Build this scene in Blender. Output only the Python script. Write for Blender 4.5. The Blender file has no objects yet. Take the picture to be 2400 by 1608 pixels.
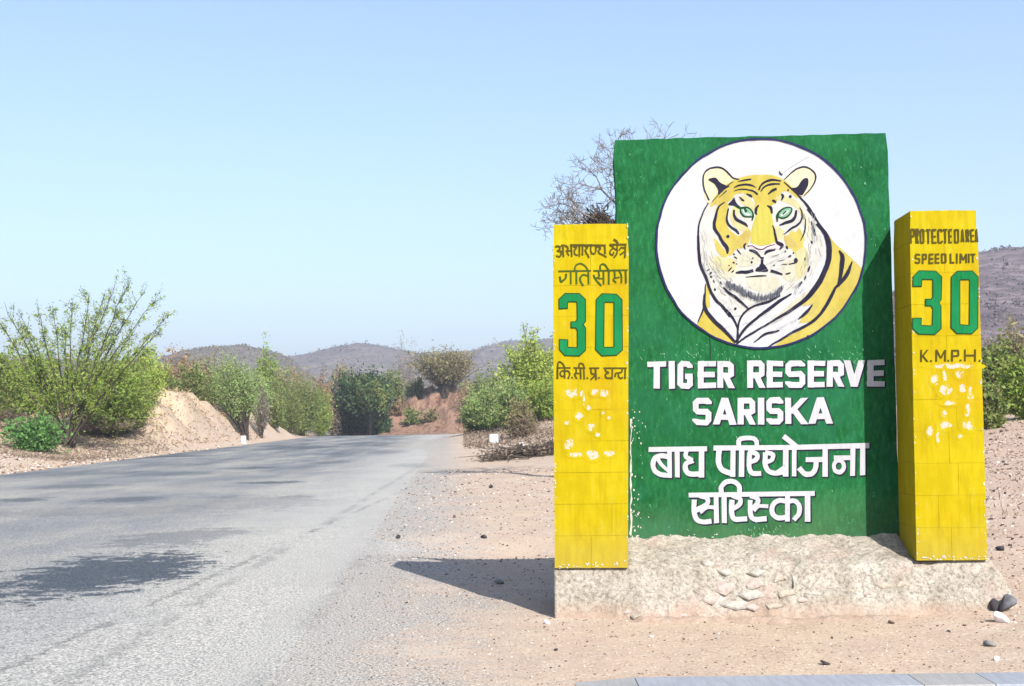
import bpy, math, random
import numpy as np
from mathutils import Vector, Matrix
from mathutils.geometry import tessellate_polygon

rng = np.random.default_rng(7)
random.seed(7)
SC = bpy.context.scene
COL = SC.collection
rad = math.radians

# ------------------------------------------------------------------ camera
FPX, CX, CY, EYE = 2872.0, 1200.0, 804.0, 1.4          # focal length and centre on a 2400 x 1608 frame
PITCH, ROLL = math.atan(177 / FPX), 0.013
_F = Vector((0, math.cos(PITCH), math.sin(PITCH)))
_R0 = Vector((1, 0, 0)); _U0 = _R0.cross(_F)
_R = _R0 * math.cos(ROLL) - _U0 * math.sin(ROLL)
_U = _U0 * math.cos(ROLL) + _R0 * math.sin(ROLL)
EYEV = Vector((0, 0, EYE))
cam_data = bpy.data.cameras.new('camera')
cam = bpy.data.objects.new('camera', cam_data)
COL.objects.link(cam)
_m = Matrix((_R, _U, -_F)).transposed().to_4x4()
_m.translation = EYEV
cam.matrix_world = _m
cam_data.sensor_fit = 'HORIZONTAL'
cam_data.sensor_width = 36.0
cam_data.lens = 36.0 * FPX / 2400.0
cam_data.clip_start = 0.1
cam_data.clip_end = 8000
SC.camera = cam

# ------------------------------------------------------------------ sky, sun, exposure
SUN_DIR = Vector((-1.51, 3.20, -2.80)).normalized()
SUN_ELEV = math.asin(-SUN_DIR.z)
SUN_AZ = math.atan2(-SUN_DIR.x, -SUN_DIR.y)
world = bpy.data.worlds.new('World')
SC.world = world
world.use_nodes = True
wn, wl = world.node_tree.nodes, world.node_tree.links
wn.clear()
sky = wn.new('ShaderNodeTexSky')
sky.sky_type = 'NISHITA'
sky.sun_disc = False
sky.sun_elevation = SUN_ELEV
sky.sun_rotation = SUN_AZ
sky.altitude = 400
sky.air_density = 1.0
sky.dust_density = 2.6
sky.ozone_density = 1.0
bg = wn.new('ShaderNodeBackground')
bg.inputs['Strength'].default_value = 0.105
wo = wn.new('ShaderNodeOutputWorld')
skg = wn.new('ShaderNodeGamma'); skg.inputs[1].default_value = 0.88
skm = wn.new('ShaderNodeMix'); skm.data_type = 'RGBA'; skm.blend_type = 'MULTIPLY'; skm.inputs[0].default_value = 1.0
skm.inputs[7].default_value = (1.15, 1.24, 1.37, 1)
wl.new(sky.outputs[0], skg.inputs[0]); wl.new(skg.outputs[0], skm.inputs[6]); wl.new(skm.outputs[2], bg.inputs[0]); wl.new(bg.outputs[0], wo.inputs[0])
sun_data = bpy.data.lights.new('sun', 'SUN')
sun_data.energy = 5.0
sun_data.angle = rad(0.5)
sun_data.color = (1.0, 0.95, 0.88)
sun = bpy.data.objects.new('sun', sun_data)
sun.rotation_euler = SUN_DIR.to_track_quat('-Z', 'Y').to_euler()
sun.location = (20, -40, 40)
COL.objects.link(sun)
SC.view_settings.view_transform = 'Standard'
SC.view_settings.look = 'None'
SC.view_settings.gamma = 1.0
SC.view_settings.use_curve_mapping = False
SC.view_settings.exposure = 1.1

# ------------------------------------------------------------------ picture point -> place
def ray(x, y):
    return _R * ((x - CX) / FPX) - _U * ((y - CY) / FPX) + _F
def at(x, y, Y):
    d = ray(x, y); return EYEV + d * (Y / d.y)
def onz(x, y, z=0.0):
    d = ray(x, y); return EYEV + d * ((z - EYE) / d.z)
K = 2400 / 2340.0

# ------------------------------------------------------------------ object helpers
def tag(o, label=None, cat=None, group=None, kind=None):
    if label: o['label'] = label
    if cat: o['category'] = cat
    if group: o['group'] = group
    if kind: o['kind'] = kind
    return o
def empty(name, loc=(0, 0, 0), rz=0.0):
    o = bpy.data.objects.new(name, None)
    o.location = loc; o.rotation_euler = (0, 0, rz); o.empty_display_size = 0.2
    COL.objects.link(o); return o
def mesh(name, V, Fc, mats=None, parent=None, smooth=False, idx=None):
    me = bpy.data.meshes.new(name)
    V = np.asarray(V, dtype=np.float64).reshape(-1, 3)
    if isinstance(Fc, np.ndarray):
        n, k = Fc.shape
        me.vertices.add(len(V)); me.vertices.foreach_set('co', V.ravel())
        me.loops.add(n * k); me.loops.foreach_set('vertex_index', Fc.ravel().astype(np.int32))
        me.polygons.add(n)
        me.polygons.foreach_set('loop_start', np.arange(0, n * k, k, dtype=np.int32))
        me.polygons.foreach_set('loop_total', np.full(n, k, dtype=np.int32))
        me.update(calc_edges=True)
    else:
        me.from_pydata([tuple(v) for v in V], [], [tuple(f) for f in Fc]); me.update()
    if mats:
        for m in (mats if isinstance(mats, (list, tuple)) else [mats]): me.materials.append(m)
    if idx is not None: me.polygons.foreach_set('material_index', np.asarray(idx, dtype=np.int32))
    if smooth: me.polygons.foreach_set('use_smooth', np.ones(len(me.polygons), dtype=bool))
    o = bpy.data.objects.new(name, me)
    COL.objects.link(o)
    if parent: o.parent = parent
    return o

def sstep(a, b, x):
    t = np.clip((np.asarray(x, dtype=float) - a) / (b - a), 0, 1); return t * t * (3 - 2 * t)
_perm = np.random.default_rng(3).random((256, 256))
def vnoise(x, y):
    x = np.asarray(x, dtype=float); y = np.asarray(y, dtype=float)
    xi = np.floor(x).astype(int); yi = np.floor(y).astype(int)
    fx = x - xi; fy = y - yi
    fx = fx * fx * (3 - 2 * fx); fy = fy * fy * (3 - 2 * fy)
    g = lambda a, b: _perm[a & 255, b & 255]
    return ((g(xi, yi) * (1 - fx) + g(xi + 1, yi) * fx) * (1 - fy) + (g(xi, yi + 1) * (1 - fx) + g(xi + 1, yi + 1) * fx) * fy) * 2 - 1
def fbm(x, y, o=4):
    s = 0; a = 1.0; n = 0
    for i in range(o):
        s = s + a * vnoise(x * 2 ** i + 17.3 * i, y * 2 ** i + 9.1 * i); n += a; a *= .5
    return s / n

# ------------------------------------------------------------------ material helpers
class NT:
    def __init__(s, name, rough=0.8, spec=0.3):
        s.m = bpy.data.materials.new(name); s.m.use_nodes = True
        s.n, s.l = s.m.node_tree.nodes, s.m.node_tree.links
        s.n.clear()
        s.out = s.n.new('ShaderNodeOutputMaterial')
        s.b = s.n.new('ShaderNodeBsdfPrincipled')
        s.l.new(s.b.outputs[0], s.out.inputs[0])
        s.b.inputs['Roughness'].default_value = rough
        s.b.inputs['Specular IOR Level'].default_value = spec
        s.tc = s.n.new('ShaderNodeTexCoord')
        s.co = s.tc.outputs['Object']
    def setv(s, sock, v):
        if isinstance(v, (int, float)): sock.default_value = v
        elif isinstance(v, (tuple, list)):
            sock.default_value = (*v, 1) if (len(v) == 3 and len(sock.default_value) == 4) else v
        else: s.l.new(v, sock)
    def mp(s, scale=(1, 1, 1), loc=(0, 0, 0), rot=(0, 0, 0), src=None):
        n = s.n.new('ShaderNodeMapping'); n.inputs['Scale'].default_value = scale
        n.inputs['Location'].default_value = loc; n.inputs['Rotation'].default_value = rot
        s.l.new(src or s.co, n.inputs[0]); return n.outputs[0]
    def noise(s, scale, detail=4, rough=.55, src=None, dist=0, col=False):
        n = s.n.new('ShaderNodeTexNoise'); n.inputs['Scale'].default_value = scale
        n.inputs['Detail'].default_value = detail; n.inputs['Roughness'].default_value = rough
        n.inputs['Distortion'].default_value = dist
        s.l.new(src or s.co, n.inputs['Vector']); return n.outputs[1 if col else 0]
    def voro(s, scale, src=None, out='Distance', feat='F1', rand=1.0):
        n = s.n.new('ShaderNodeTexVoronoi'); n.feature = feat; n.inputs['Scale'].default_value = scale
        n.inputs['Randomness'].default_value = rand
        s.l.new(src or s.co, n.inputs['Vector']); return n.outputs[out]
    def ramp(s, fac, stops, interp='LINEAR'):
        n = s.n.new('ShaderNodeValToRGB'); n.color_ramp.interpolation = interp
        e = n.color_ramp.elements
        while len(e) < len(stops): e.new(0.5)
        for k, (p, c) in enumerate(stops):
            e[k].position = p; e[k].color = (c, c, c, 1) if isinstance(c, (int, float)) else (*c, 1)
        s.l.new(fac, n.inputs[0]); return n.outputs[0]
    def mix(s, fac, a, b, mode='MIX'):
        n = s.n.new('ShaderNodeMix'); n.data_type = 'RGBA'; n.blend_type = mode
        s.setv(n.inputs[0], fac); s.setv(n.inputs[6], a); s.setv(n.inputs[7], b); return n.outputs[2]
    def math(s, op, a, b=0.0, c=0.0, clamp=False):
        n = s.n.new('ShaderNodeMath'); n.operation = op; n.use_clamp = clamp
        s.setv(n.inputs[0], a); s.setv(n.inputs[1], b)
        if len(n.inputs) > 2: s.setv(n.inputs[2], c)
        return n.outputs[0]
    def xyz(s, src=None):
        n = s.n.new('ShaderNodeSeparateXYZ'); s.l.new(src or s.co, n.inputs[0]); return n.outputs
    def island(s):
        return s.n.new('ShaderNodeNewGeometry').outputs['Random Per Island']
    def bump(s, h, strength=.5, dist=.01, prev=None):
        n = s.n.new('ShaderNodeBump'); n.inputs['Strength'].default_value = strength; n.inputs['Distance'].default_value = dist
        s.l.new(h, n.inputs['Height'])
        if prev: s.l.new(prev, n.inputs['Normal'])
        s.l.new(n.outputs[0], s.b.inputs['Normal']); return n.outputs[0]
    def col(s, c): s.setv(s.b.inputs['Base Color'], c); return s
    def rough(s, c): s.setv(s.b.inputs['Roughness'], c); return s

def simple(name, c, var=.15, scale=30, rough=.8, bump=0.0):
    t = NT(name, rough)
    n = t.noise(scale, 4)
    c = tuple(x * .6 for x in c) if max(c) < .7 else c
    d = tuple(max(0, x * (1 - var)) for x in c); u = tuple(min(1, x * (1 + var)) for x in c)
    t.col(t.ramp(n, [(.3, d), (.7, u)]))
    if bump: t.bump(t.noise(scale * 3, 4), bump, .004)
    return t.m

def leafmat(name, cols, trans=.35, gain=(1.42, 1.34, 1.25)):
    t = NT(name, .65, .15)
    r = t.island()
    st = [(i / max(1, len(cols) - 1), c) for i, c in enumerate(cols)]
    cols = [tuple(min(.6, x * k) for x, k in zip(q, gain)) for q in cols]
    st = [(i / max(1, len(cols) - 1), c) for i, c in enumerate(cols)]
    c = t.ramp(r, st)
    big = t.noise(.9, 2)
    c = t.mix(t.math('MULTIPLY', t.ramp(big, [(.35, 0.0), (.65, 1.0)]), .35), c, tuple(x * 1.5 for x in cols[-1]))
    t.col(c)
    tr = t.n.new('ShaderNodeBsdfTranslucent'); t.l.new(c, tr.inputs[0])
    mx = t.n.new('ShaderNodeMixShader'); mx.inputs[0].default_value = trans
    t.l.new(t.b.outputs[0], mx.inputs[1]); t.l.new(tr.outputs[0], mx.inputs[2]); t.l.new(mx.outputs[0], t.out.inputs[0])
    return t.m

# ------------------------------------------------------------------ terrain
def x_right(Y): return -1.1 - 0.049 * Y
ROADW = 11.7
def x_left(Y): return x_right(Y) - ROADW
def base_z(X, Y):
    """road level"""
    Y = np.asarray(Y, dtype=float)
    return -2.6 * sstep(112, 190, Y) * np.ones_like(np.asarray(X, dtype=float))
def gauss2(X, Y, cx, cy, sx, sy, ang=0.0):
    c, s = math.cos(ang), math.sin(ang)
    dx, dy = X - cx, Y - cy
    a = (dx * c + dy * s) / sx; b = (-dx * s + dy * c) / sy
    return np.exp(-(a * a + b * b))
def height(X, Y, road=False):
    X = np.asarray(X, dtype=float); Y = np.asarray(Y, dtype=float)
    z = base_z(X, Y)
    dr = X - x_right(Y)              # > 0 on the right of the road
    dl = x_left(Y) - X               # > 0 on the left
    if road: return z
    off = sstep(0.2, 2.0, np.maximum(dr, dl))
    far = sstep(20, 45, Y)
    z = z - .17 * gauss2(X, Y, .2, 13.8, 2.2, .85) * sstep(-.3, .9, dr)  # shallow dip added to shape where the wall's cast shadow edge falls
    z = z + .75 * sstep(0, 8, dl) + .012 * np.clip(dl - 8, 0, 80)
    z = z + far * .55 * sstep(1.5, 8, dr)
    z = z + .10 * sstep(2.2, 4.2, X) * sstep(2, 6, dr) * (1 - far) + .085 * np.clip(X - 3.6, 0, 14) * sstep(5, 20, Y)
    # sand bank on the left of the road, cutting banks further on
    nb = fbm(X / 3.1, Y / 4.0, 4)
    b1 = 2.8 * gauss2(X, Y, -20.9, 71, 3.8, 8.5) + 2.1 * gauss2(X, Y, -20.6, 84, 2.5, 8) + 2.6 * gauss2(X, Y, -21.6, 98, 2.8, 9) + .9 * gauss2(X, Y, -23.5, 58, 3.5, 9)
    b1 = b1 * sstep(.2, 2.6, dl)
    gul = np.abs(fbm(Y / 2.2 + X * .12, X / 5.0, 4))
    b1 = b1 * (1.08 - .75 * gul * sstep(0, 1.2, b1)) + .30 * fbm(X * 1.5, Y * .8, 5) * sstep(.1, .8, b1)
    z = z + b1 * (1 + .12 * nb)
    b2 = 4.9 * gauss2(X, Y, -10.4, 152, 7.0, 10, -.4) + 3.6 * gauss2(X, Y, -5.4, 148, 4.5, 12, 0)
    z = z + b2 * (1.08 - .5 * np.abs(fbm(X / 3.2 + Y * .05, Y / 9.0, 5)) + .38 * fbm(X / 1.1, Y / 2.4, 4))
    z = z + 1.5 * gauss2(X, Y, 3.5, 74, 6, 11, 0) * (1 + .2 * nb)
    z = z + 3.5 * gauss2(X, Y, -38, 160, 10, 18, 0)
    z = z + off * (.05 * fbm(X / 1.7, Y / 1.7, 4) * sstep(3, 12, Y) + .012 * fbm(X * 2.2, Y * 2.2, 4) + .25 * sstep(30, 60, Y) * fbm(X / 6, Y / 6, 4))
    z = z - .03 * (1 - sstep(-.6, .3, np.maximum(dr, dl)))
    return z
def gz(X, Y): return float(height(np.array([X]), np.array([Y]))[0])

# ---- ground material (shared colour logic for the ground sheet and the road sheet)
def ground_colour(t, road):
    s = t.xyz()
    X, Y = s[0], s[1]
    n1 = t.noise(.9, 5); n2 = t.noise(7, 5); nf = t.noise(55, 3, .7); nff = t.noise(160, 2, .8)
    d = t.math('ADD', t.math('ADD', X, t.math('MULTIPLY', Y, .049)), 1.1)          # right of the road edge
    d = t.math('ADD', d, t.math('MULTIPLY', t.math('MAXIMUM', t.math('SUBTRACT', Y, 127.0), 0.0), 3.0))
    dn = t.math('ADD', d, t.math('MULTIPLY', t.math('SUBTRACT', n1, .5), 2.2))
    dn = t.math('ADD', dn, t.math('MULTIPLY', t.math('SUBTRACT', n2, .5), 1.7))
    dl = t.math('MULTIPLY', t.math('ADD', t.math('ADD', t.math('ADD', X, t.math('MULTIPLY', Y, .049)), 1.1), ROADW), -1.0)                          # left of the left edge
    dln = t.math('ADD', dl, t.math('MULTIPLY', t.math('SUBTRACT', n1, .5), 1.0))
    # dirt
    dirt = t.ramp(n1, [(.25, (.45, .345, .27)), (.42, (.56, .45, .35)), (.55, (.50, .395, .32)), (.75, (.62, .53, .44))])
    red = t.ramp(n1, [(.3, (.42, .27, .22)), (.7, (.58, .43, .36))])
    nx = t.noise(.25, 3)
    redm = t.ramp(t.math('ADD', t.math('MULTIPLY', X, .055), nx), [(.55, 0.0), (1.0, .4)])
    dirt = t.mix(redm, dirt, red)
    # yellow sand on the banks along the left, red soil in the cutting
    bank = t.math('MULTIPLY', t.ramp(t.math('MULTIPLY', dl, .1), [(.15, 0.0), (.5, 1.0)]), t.ramp(t.math('MULTIPLY', Y, .01), [(.42, 0.0), (.55, 1.0)]))
    sand = t.ramp(t.noise(.5, 8, .72, t.mp((1, .6, 1.6))), [(.30, (.20, .13, .07)), (.40, (.44, .32, .17)), (.48, (.60, .46, .27)), (.55, (.44, .34, .22)), (.63, (.58, .46, .30)), (.74, (.64, .54, .38))])
    dirt = t.mix(bank, dirt, sand)
    cut = t.math('MULTIPLY', t.ramp(t.math('MULTIPLY', Y, .005), [(.56, 0.0), (.64, 1.0)]), t.ramp(t.math('ADD', t.math('MULTIPLY', X, .02), .6), [(.1, 0.0), (.2, 1.0)]))
    redsoil = t.ramp(t.noise(.45, 8, .75, t.mp((1.4, .5, .7), rot=(0, .6, 0))), [(.34, (.05, .028, .022)), (.43, (.22, .125, .09)), (.50, (.38, .24, .17)), (.57, (.15, .085, .06)), (.64, (.42, .29, .21)), (.76, (.55, .43, .33))])
    dirt = t.mix(cut, dirt, redsoil)
    # pebble speckle: per-stone colours
    vc = t.n.new('ShaderNodeTexVoronoi'); vc.inputs['Scale'].default_value = 38; t.l.new(t.co, vc.inputs['Vector'])
    pc = t.xyz(vc.outputs['Color'])[0]
    peb = t.ramp(pc, [(0, (.16, .10, .08)), (.12, (.42, .29, .22)), (.5, (.55, .42, .33)), (.85, (.72, .62, .52)), (1, (.85, .80, .74))])
    peb_on = t.math('MULTIPLY', t.ramp(vc.outputs['Distance'], [(.25, 1.0), (.5, 0.0)]), t.ramp(t.math('MULTIPLY', Y, .01), [(.1, .5), (.5, .1)]))
    dirt = t.mix(peb_on, dirt, peb)
    dirt = t.mix(.5, dirt, t.mix(1.0, dirt, t.ramp(nf, [(.3, (.55, .5, .47)), (.5, (1, 1, 1)), (.7, (1.35, 1.3, 1.25))]), 'MULTIPLY'))
    # asphalt: pale worn aggregate
    asp = t.ramp(t.noise(.55, 6, .6, t.mp((1, .45, 1))), [(.3, (.19, .20, .215)), (.45, (.25, .255, .26)), (.55, (.31, .305, .285)), (.7, (.37, .36, .325))])
    spk = t.ramp(t.noise(62, 4, .85), [(.40, (.26, .28, .34)), (.47, (.82, .83, .86)), (.53, (1.1, 1.1, 1.06)), (.60, (2.1, 2.0, 1.85))])
    asp = t.mix(.95, asp, t.mix(1.0, asp, spk, 'MULTIPLY'))
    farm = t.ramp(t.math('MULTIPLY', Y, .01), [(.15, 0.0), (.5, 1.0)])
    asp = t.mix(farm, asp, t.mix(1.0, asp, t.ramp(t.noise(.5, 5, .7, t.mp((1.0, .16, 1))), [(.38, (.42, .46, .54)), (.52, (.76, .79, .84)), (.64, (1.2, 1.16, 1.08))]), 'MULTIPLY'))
    # worn pale wheel band toward the right edge
    pale = t.ramp(t.noise(62, 4, .85), [(.40, (.15, .15, .155)), (.48, (.42, .405, .37)), (.60, (.80, .76, .69))])
    bandf = t.math('MULTIPLY', t.ramp(t.math('MULTIPLY', t.math('ADD', dn, 4), .1), [(.08, 0.0), (.32, 1.0)]), .72)
    asp = t.mix(bandf, asp, pale)
    # tar patches
    patches = [  # px, py (2400 frame), rx, ry, strength
        (245, 1342, .88, 1.75, 1.0), (335, 1338, .62, 1.4, .9), (160, 1370, .5, .9, .9), (405, 1262, .75, 1.2, .45), (480, 1252, .7, .8, .3),
        (390, 1070, 2.6, 1.3, .85), (600, 1097, .9, 1.0, .8), (635, 1131, .75, .6, .85), (300, 1171, .7, .9, .65), (45, 1173, .6, .7, .75),
        (150, 1110, 2.2, 2.0, .5), (700, 1050, 2.2, 5, .6), (540, 1180, 1.6, 2.4, .28), (470, 1050, 2.2, 2.5, .6), (900, 1060, 1.0, 3.5, .45), (980, 1090, .9, 2.0, .35), (770, 1085, .8, 1.6, .5), (180, 1140, 1.0, 1.2, .5), (690, 1165, .35, .5, .5), (420, 1110, 1.2, 1.4, .5), (830, 1040, 1.6, 6, .5), (250, 1200, 2.2, 1.2, .28)]
    edge = t.noise(2.2, 7, .75, t.mp((.85, 1.3, 1), rot=(0, 0, .05)))
    edge2 = t.noise(6.5, 6, .8, t.mp((1, .8, 1)))
    edge3 = t.noise(26, 3, .8)
    tot = None
    for px, py, rx, ry, st in patches:
        c = onz(px, py)
        v = t.mp((1 / rx, 1 / ry, 1), (-c.x / rx, -c.y / ry, 0))
        ln = t.n.new('ShaderNodeVectorMath'); ln.operation = 'LENGTH'
        mxy = t.n.new('ShaderNodeVectorMath'); mxy.operation = 'MULTIPLY'; mxy.inputs[1].default_value = (1, 1, 0)
        t.l.new(v, mxy.inputs[0]); t.l.new(mxy.outputs[0], ln.inputs[0])
        k = t.math('ADD', t.math('ADD', ln.outputs[1 if len(ln.outputs) > 1 else 0], t.math('MULTIPLY', t.math('SUBTRACT', edge, .5), 3.2)), t.math('ADD', t.math('MULTIPLY', t.math('SUBTRACT', edge2, .5), 2.6), t.math('MULTIPLY', t.math('SUBTRACT', edge3, .5), 1.1)))
        k = t.math('MULTIPLY', t.ramp(k, [(.86, 1.0), (.90, 0.0)]), st)
        tot = k if tot is None else t.math('MAXIMUM', tot, k)
    tar = t.ramp(t.noise(110, 3, .8), [(.38, (.012, .022, .038)), (.50, (.038, .055, .078)), (.57, (.13, .145, .16)), (.64, (.34, .35, .35))])
    asp = t.mix(tot, asp, tar)
    # cracks and tyre lines
    for (ax, ay), (bx_, by_), wd, stg in (((0, 1578), (300, 1442), .022, .5), ((840, 1180), (1010, 1075), .05, .3), ((600, 1608), (900, 1240), .06, .22)):
        g0, g1 = onz(ax, ay), onz(bx_, by_); sl = (g1.x - g0.x) / (g1.y - g0.y)
        e_ = t.math('SUBTRACT', X, t.math('MULTIPLY', Y, sl)); e_ = t.math('SUBTRACT', e_, g0.x - sl * g0.y)
        e_ = t.math('ABSOLUTE', t.math('ADD', e_, t.math('MULTIPLY', t.math('SUBTRACT', n2, .5), .35)))
        m_ = t.math('MULTIPLY', t.ramp(t.math('MULTIPLY', e_, 1 / wd * .5), [(.3, 1.0), (.9, 0.0)]), t.ramp(n1, [(.42, 0.0), (.5, stg)]))
        asp = t.mix(m_, asp, (.09, .095, .10))
    # dark aggregate strip off the edge, then dirt
    grav = t.ramp(t.noise(58, 4, .9), [(.42, (.05, .055, .07)), (.48, (.33, .31, .29)), (.58, (.74, .69, .63))])
    c = t.mix(t.ramp(t.math('MULTIPLY', t.math('ADD', dn, 1), .25), [(.24, 0.0), (.36, 1.0)]), asp, grav)
    c = t.mix(t.ramp(t.math('MULTIPLY', dn, .5), [(.25, 0.0), (.85, 1.0)]), c, dirt)
    c = t.mix(t.ramp(t.math('ADD', t.math('MULTIPLY', dln, .5), .5), [(.42, 0.0), (.58, 1.0)]), c, dirt)
    h = t.math('ADD', t.math('MULTIPLY', vc.outputs['Distance'], -.4), t.math('ADD', t.math('MULTIPLY', nf, .6), t.math('MULTIPLY', n2, 1.0)))
    return c, h
g = NT('ground_dirt', .95, .1)
c, h = ground_colour(g, False); g.col(g.mix(1.0, c, (.64, .635, .62), 'MULTIPLY')); g.bump(h, .45, .012)
M_ground = g.m
g = NT('asphalt', .92, .15)
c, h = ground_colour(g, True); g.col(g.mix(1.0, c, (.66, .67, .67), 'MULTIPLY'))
g.bump(g.noise(62, 4, .85), .4, .012)
M_road = g.m

ang = np.concatenate([np.arange(-180, -34, 4.0), np.arange(-34, 34, .16), np.arange(34, 180, 4.0)])
ang = np.radians(ang)
r = [0.5]
while r[-1] < 3200: r.append(r[-1] * (1.0135 if r[-1] < 260 else 1.06) + .004)
r = np.array(r)
A, Rr = np.meshgrid(ang, r)
X, Y = np.sin(A) * Rr, np.cos(A) * Rr
Z = height(X, Y)
Z = np.where(Y < 0, 0.0 - .03, Z)
nA, nR = len(ang), len(r)
ids = np.arange(nA * nR).reshape(nR, nA)
nxt = np.roll(ids, -1, axis=1)
F = np.stack([ids[:-1], nxt[:-1], nxt[1:], ids[1:]], -1).reshape(-1, 4)
V = np.stack([X, Y, Z], -1).reshape(-1, 3)
V = np.vstack([V, [0, 0, Z[0].mean()]])
tag(mesh('ground', V, F[:, ::-1].copy(), M_ground, smooth=True), kind='structure')
# road
yy = np.concatenate([np.arange(-12, 20, .25), np.arange(20, 134, 1.0)])
uu = np.linspace(-ROADW - 1.0, 1.6, 90)
UU, YY = np.meshgrid(uu, yy)
XX = x_right(YY) + UU
ZZ = height(XX, YY, True) + .006 + .010 * fbm(XX / 1.5, YY / 3.0, 3) * sstep(0, .6, np.minimum(-UU, UU + ROADW))
ed = sstep(-.4, .9, np.maximum(UU, -UU - ROADW))
ZZ = ZZ * (1 - ed) + (height(XX, YY) - .02) * ed
ids = np.arange(UU.size).reshape(UU.shape)
F = np.stack([ids[:-1, :-1], ids[:-1, 1:], ids[1:, 1:], ids[1:, :-1]], -1).reshape(-1, 4)
tag(mesh('road', np.stack([XX, YY, ZZ], -1), F, M_road, smooth=True), kind='structure')

# ------------------------------------------------------------------ hills
def hillmat(name, lo, mid, hi, sc=.06):
    t = NT(name, .95, .05)
    lo, mid, hi = [tuple(x * .72 for x in q) for q in (lo, mid, hi)]
    n = t.noise(sc, 6, .7); v = t.noise(sc * 6, 4, .75)
    c = t.ramp(n, [(.3, lo), (.5, mid), (.72, hi)])
    c = t.mix(t.ramp(v, [(.42, .75), (.58, 0.0)]), c, lo)
    t.col(c); return t.m
def hill(name, crest, Y0, Y1, mat, rough=1.5, zfoot=-3.0, dy=9):
    """crest: picture points of its skyline, standing at distance Y1; foot at Y0"""
    xs = np.array([p[0] for p in crest], dtype=float); ys = np.array([p[1] for p in crest], dtype=float)
    P = [at(x, y + dy, Y1) for x, y in crest]
    cx = np.array([p.x for p in P]) / Y1; cz = np.array([p.z for p in P])
    a = np.linspace(cx[0], cx[-1], 260)
    top = np.interp(a, cx, cz)
    V = []
    T = np.linspace(0, 1.6, 70)
    for t in T:
        Yt = Y0 + (Y1 - Y0) * t
        s = np.sin(min(t, 1.0) * math.pi / 2) ** 1.15 if t <= 1 else 1 - (t - 1) * 1.2
        Xs = a * Yt
        n = fbm(Xs / (Y1 * .05), np.full_like(Xs, Yt) / (Y1 * .05) + 3.3, 4)
        zz = zfoot + (top - zfoot) * s + n * rough * (1.2 if t < .95 else .45)
        V.append(np.stack([Xs, np.full_like(Xs, Yt), zz], -1))
    V = np.array(V); ids = np.arange(V.shape[0] * V.shape[1]).reshape(V.shape[:2])
    F = np.stack([ids[:-1, :-1], ids[:-1, 1:], ids[1:, 1:], ids[1:, :-1]], -1).reshape(-1, 4)
    o = mesh(name, V, F, mat, smooth=True)
    tag(o, kind='structure')
    return V
def quads(C, L, W, D=None, spread=1.0):
    """leaf quads: centres C, lengths, widths, preferred direction D"""
    n = len(C)
    d = rng.normal(size=(n, 3)); d /= np.linalg.norm(d, axis=1)[:, None]
    if D is not None:
        d = D + d * spread; d /= np.linalg.norm(d, axis=1)[:, None] + 1e-9
    q = rng.normal(size=(n, 3)); s = np.cross(d, q); s /= np.linalg.norm(s, axis=1)[:, None] + 1e-9
    L = np.broadcast_to(L, (n,))[:, None] * .5; W = np.broadcast_to(W, (n,))[:, None] * .5
    V = np.stack([C - d * L, C + s * W, C + d * L, C - s * W], 1).reshape(-1, 3)
    return V, np.arange(4 * n).reshape(-1, 4)
M_hillA = hillmat('dry_hill_brown', (.095, .09, .08), (.19, .17, .16), (.27, .24, .225), .09)
M_hillB = hillmat('dry_hill_grey', (.095, .085, .085), (.19, .165, .16), (.27, .225, .215), .03)
M_hillC = hillmat('dry_hill_slope', (.08, .065, .075), (.18, .145, .155), (.28, .23, .235), .05)
HV = []
kk = lambda pts: [(x * K, y * K) for x, y in pts]
HV.append((hill('hills', kk([(300, 880), (560, 830), (640, 815), (700, 805), (740, 795), (780, 786), (815, 781), (860, 784), (905, 792), (960, 802), (1020, 802), (1075, 798), (1110, 788), (1150, 780), (1200, 778), (1300, 770), (1500, 740)]), 420, 760, M_hillB, 1.6), 6500, 1.7, 2.5))
HV.append((hill('hills', kk([(-420, 800), (-100, 795), (40, 800), (200, 808), (380, 800), (420, 787), (470, 779), (520, 776), (560, 777), (600, 784), (640, 793), (670, 806), (700, 835), (760, 870)]), 210, 380, M_hillA, .9, -3.0, 21), 6000, .9, 1.2))
HV.append((hill('hills', kk([(1600, 900), (1900, 760), (2120, 640), (2200, 604), (2250, 594), (2290, 589), (2340, 587), (2420, 575), (2700, 600), (3000, 700)]), 120, 330, M_hillC, 1.2, -1.0), 11000, 1.0, 1.5))
M_scrub = leafmat('dry_scrub', [(.07, .06, .05), (.14, .115, .10), (.20, .17, .145), (.12, .12, .07)], .15, (.9, .9, .9))
M_scrubB = leafmat('grey_scrub', [(.07, .065, .07), (.13, .115, .12), (.18, .155, .16)], .15, (.8, .8, .85))
for (Vh, n, s0, s1), mt in zip(HV, (M_scrubB, M_scrub, M_scrubB)):
    i = rng.integers(0, 46, n); j = rng.integers(0, Vh.shape[1] - 1, n)
    fu, fv = rng.random((2, n, 1))
    base = (Vh[i, j] * (1 - fu) + Vh[i + 1, j] * fu) * (1 - fv) + (Vh[i, j + 1] * (1 - fu) + Vh[i + 1, j + 1] * fu) * fv
    sz = np.exp(rng.normal(-.75, .35, n)) * s0
    keep_ = fbm(base[:, 0] / 28, base[:, 1] / 28, 3) + rng.normal(0, .35, n) > -.15
    base, sz = base[keep_], sz[keep_]; n = len(base)
    C = np.repeat(base, 7, 0) + rng.normal(size=(n * 7, 3)) * np.repeat(sz, 7)[:, None] * [.5, .5, .3] + np.array([0, 0, 1]) * np.repeat(sz, 7)[:, None] * .25
    Vq, Fq = quads(C, np.repeat(sz, 7) * .8, np.repeat(sz, 7) * .5)
    tag(mesh('hill_scrub', Vq, Fq, mt), 'dry grey scrub scattered over the far hillsides', 'scrub', kind='stuff')

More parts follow.
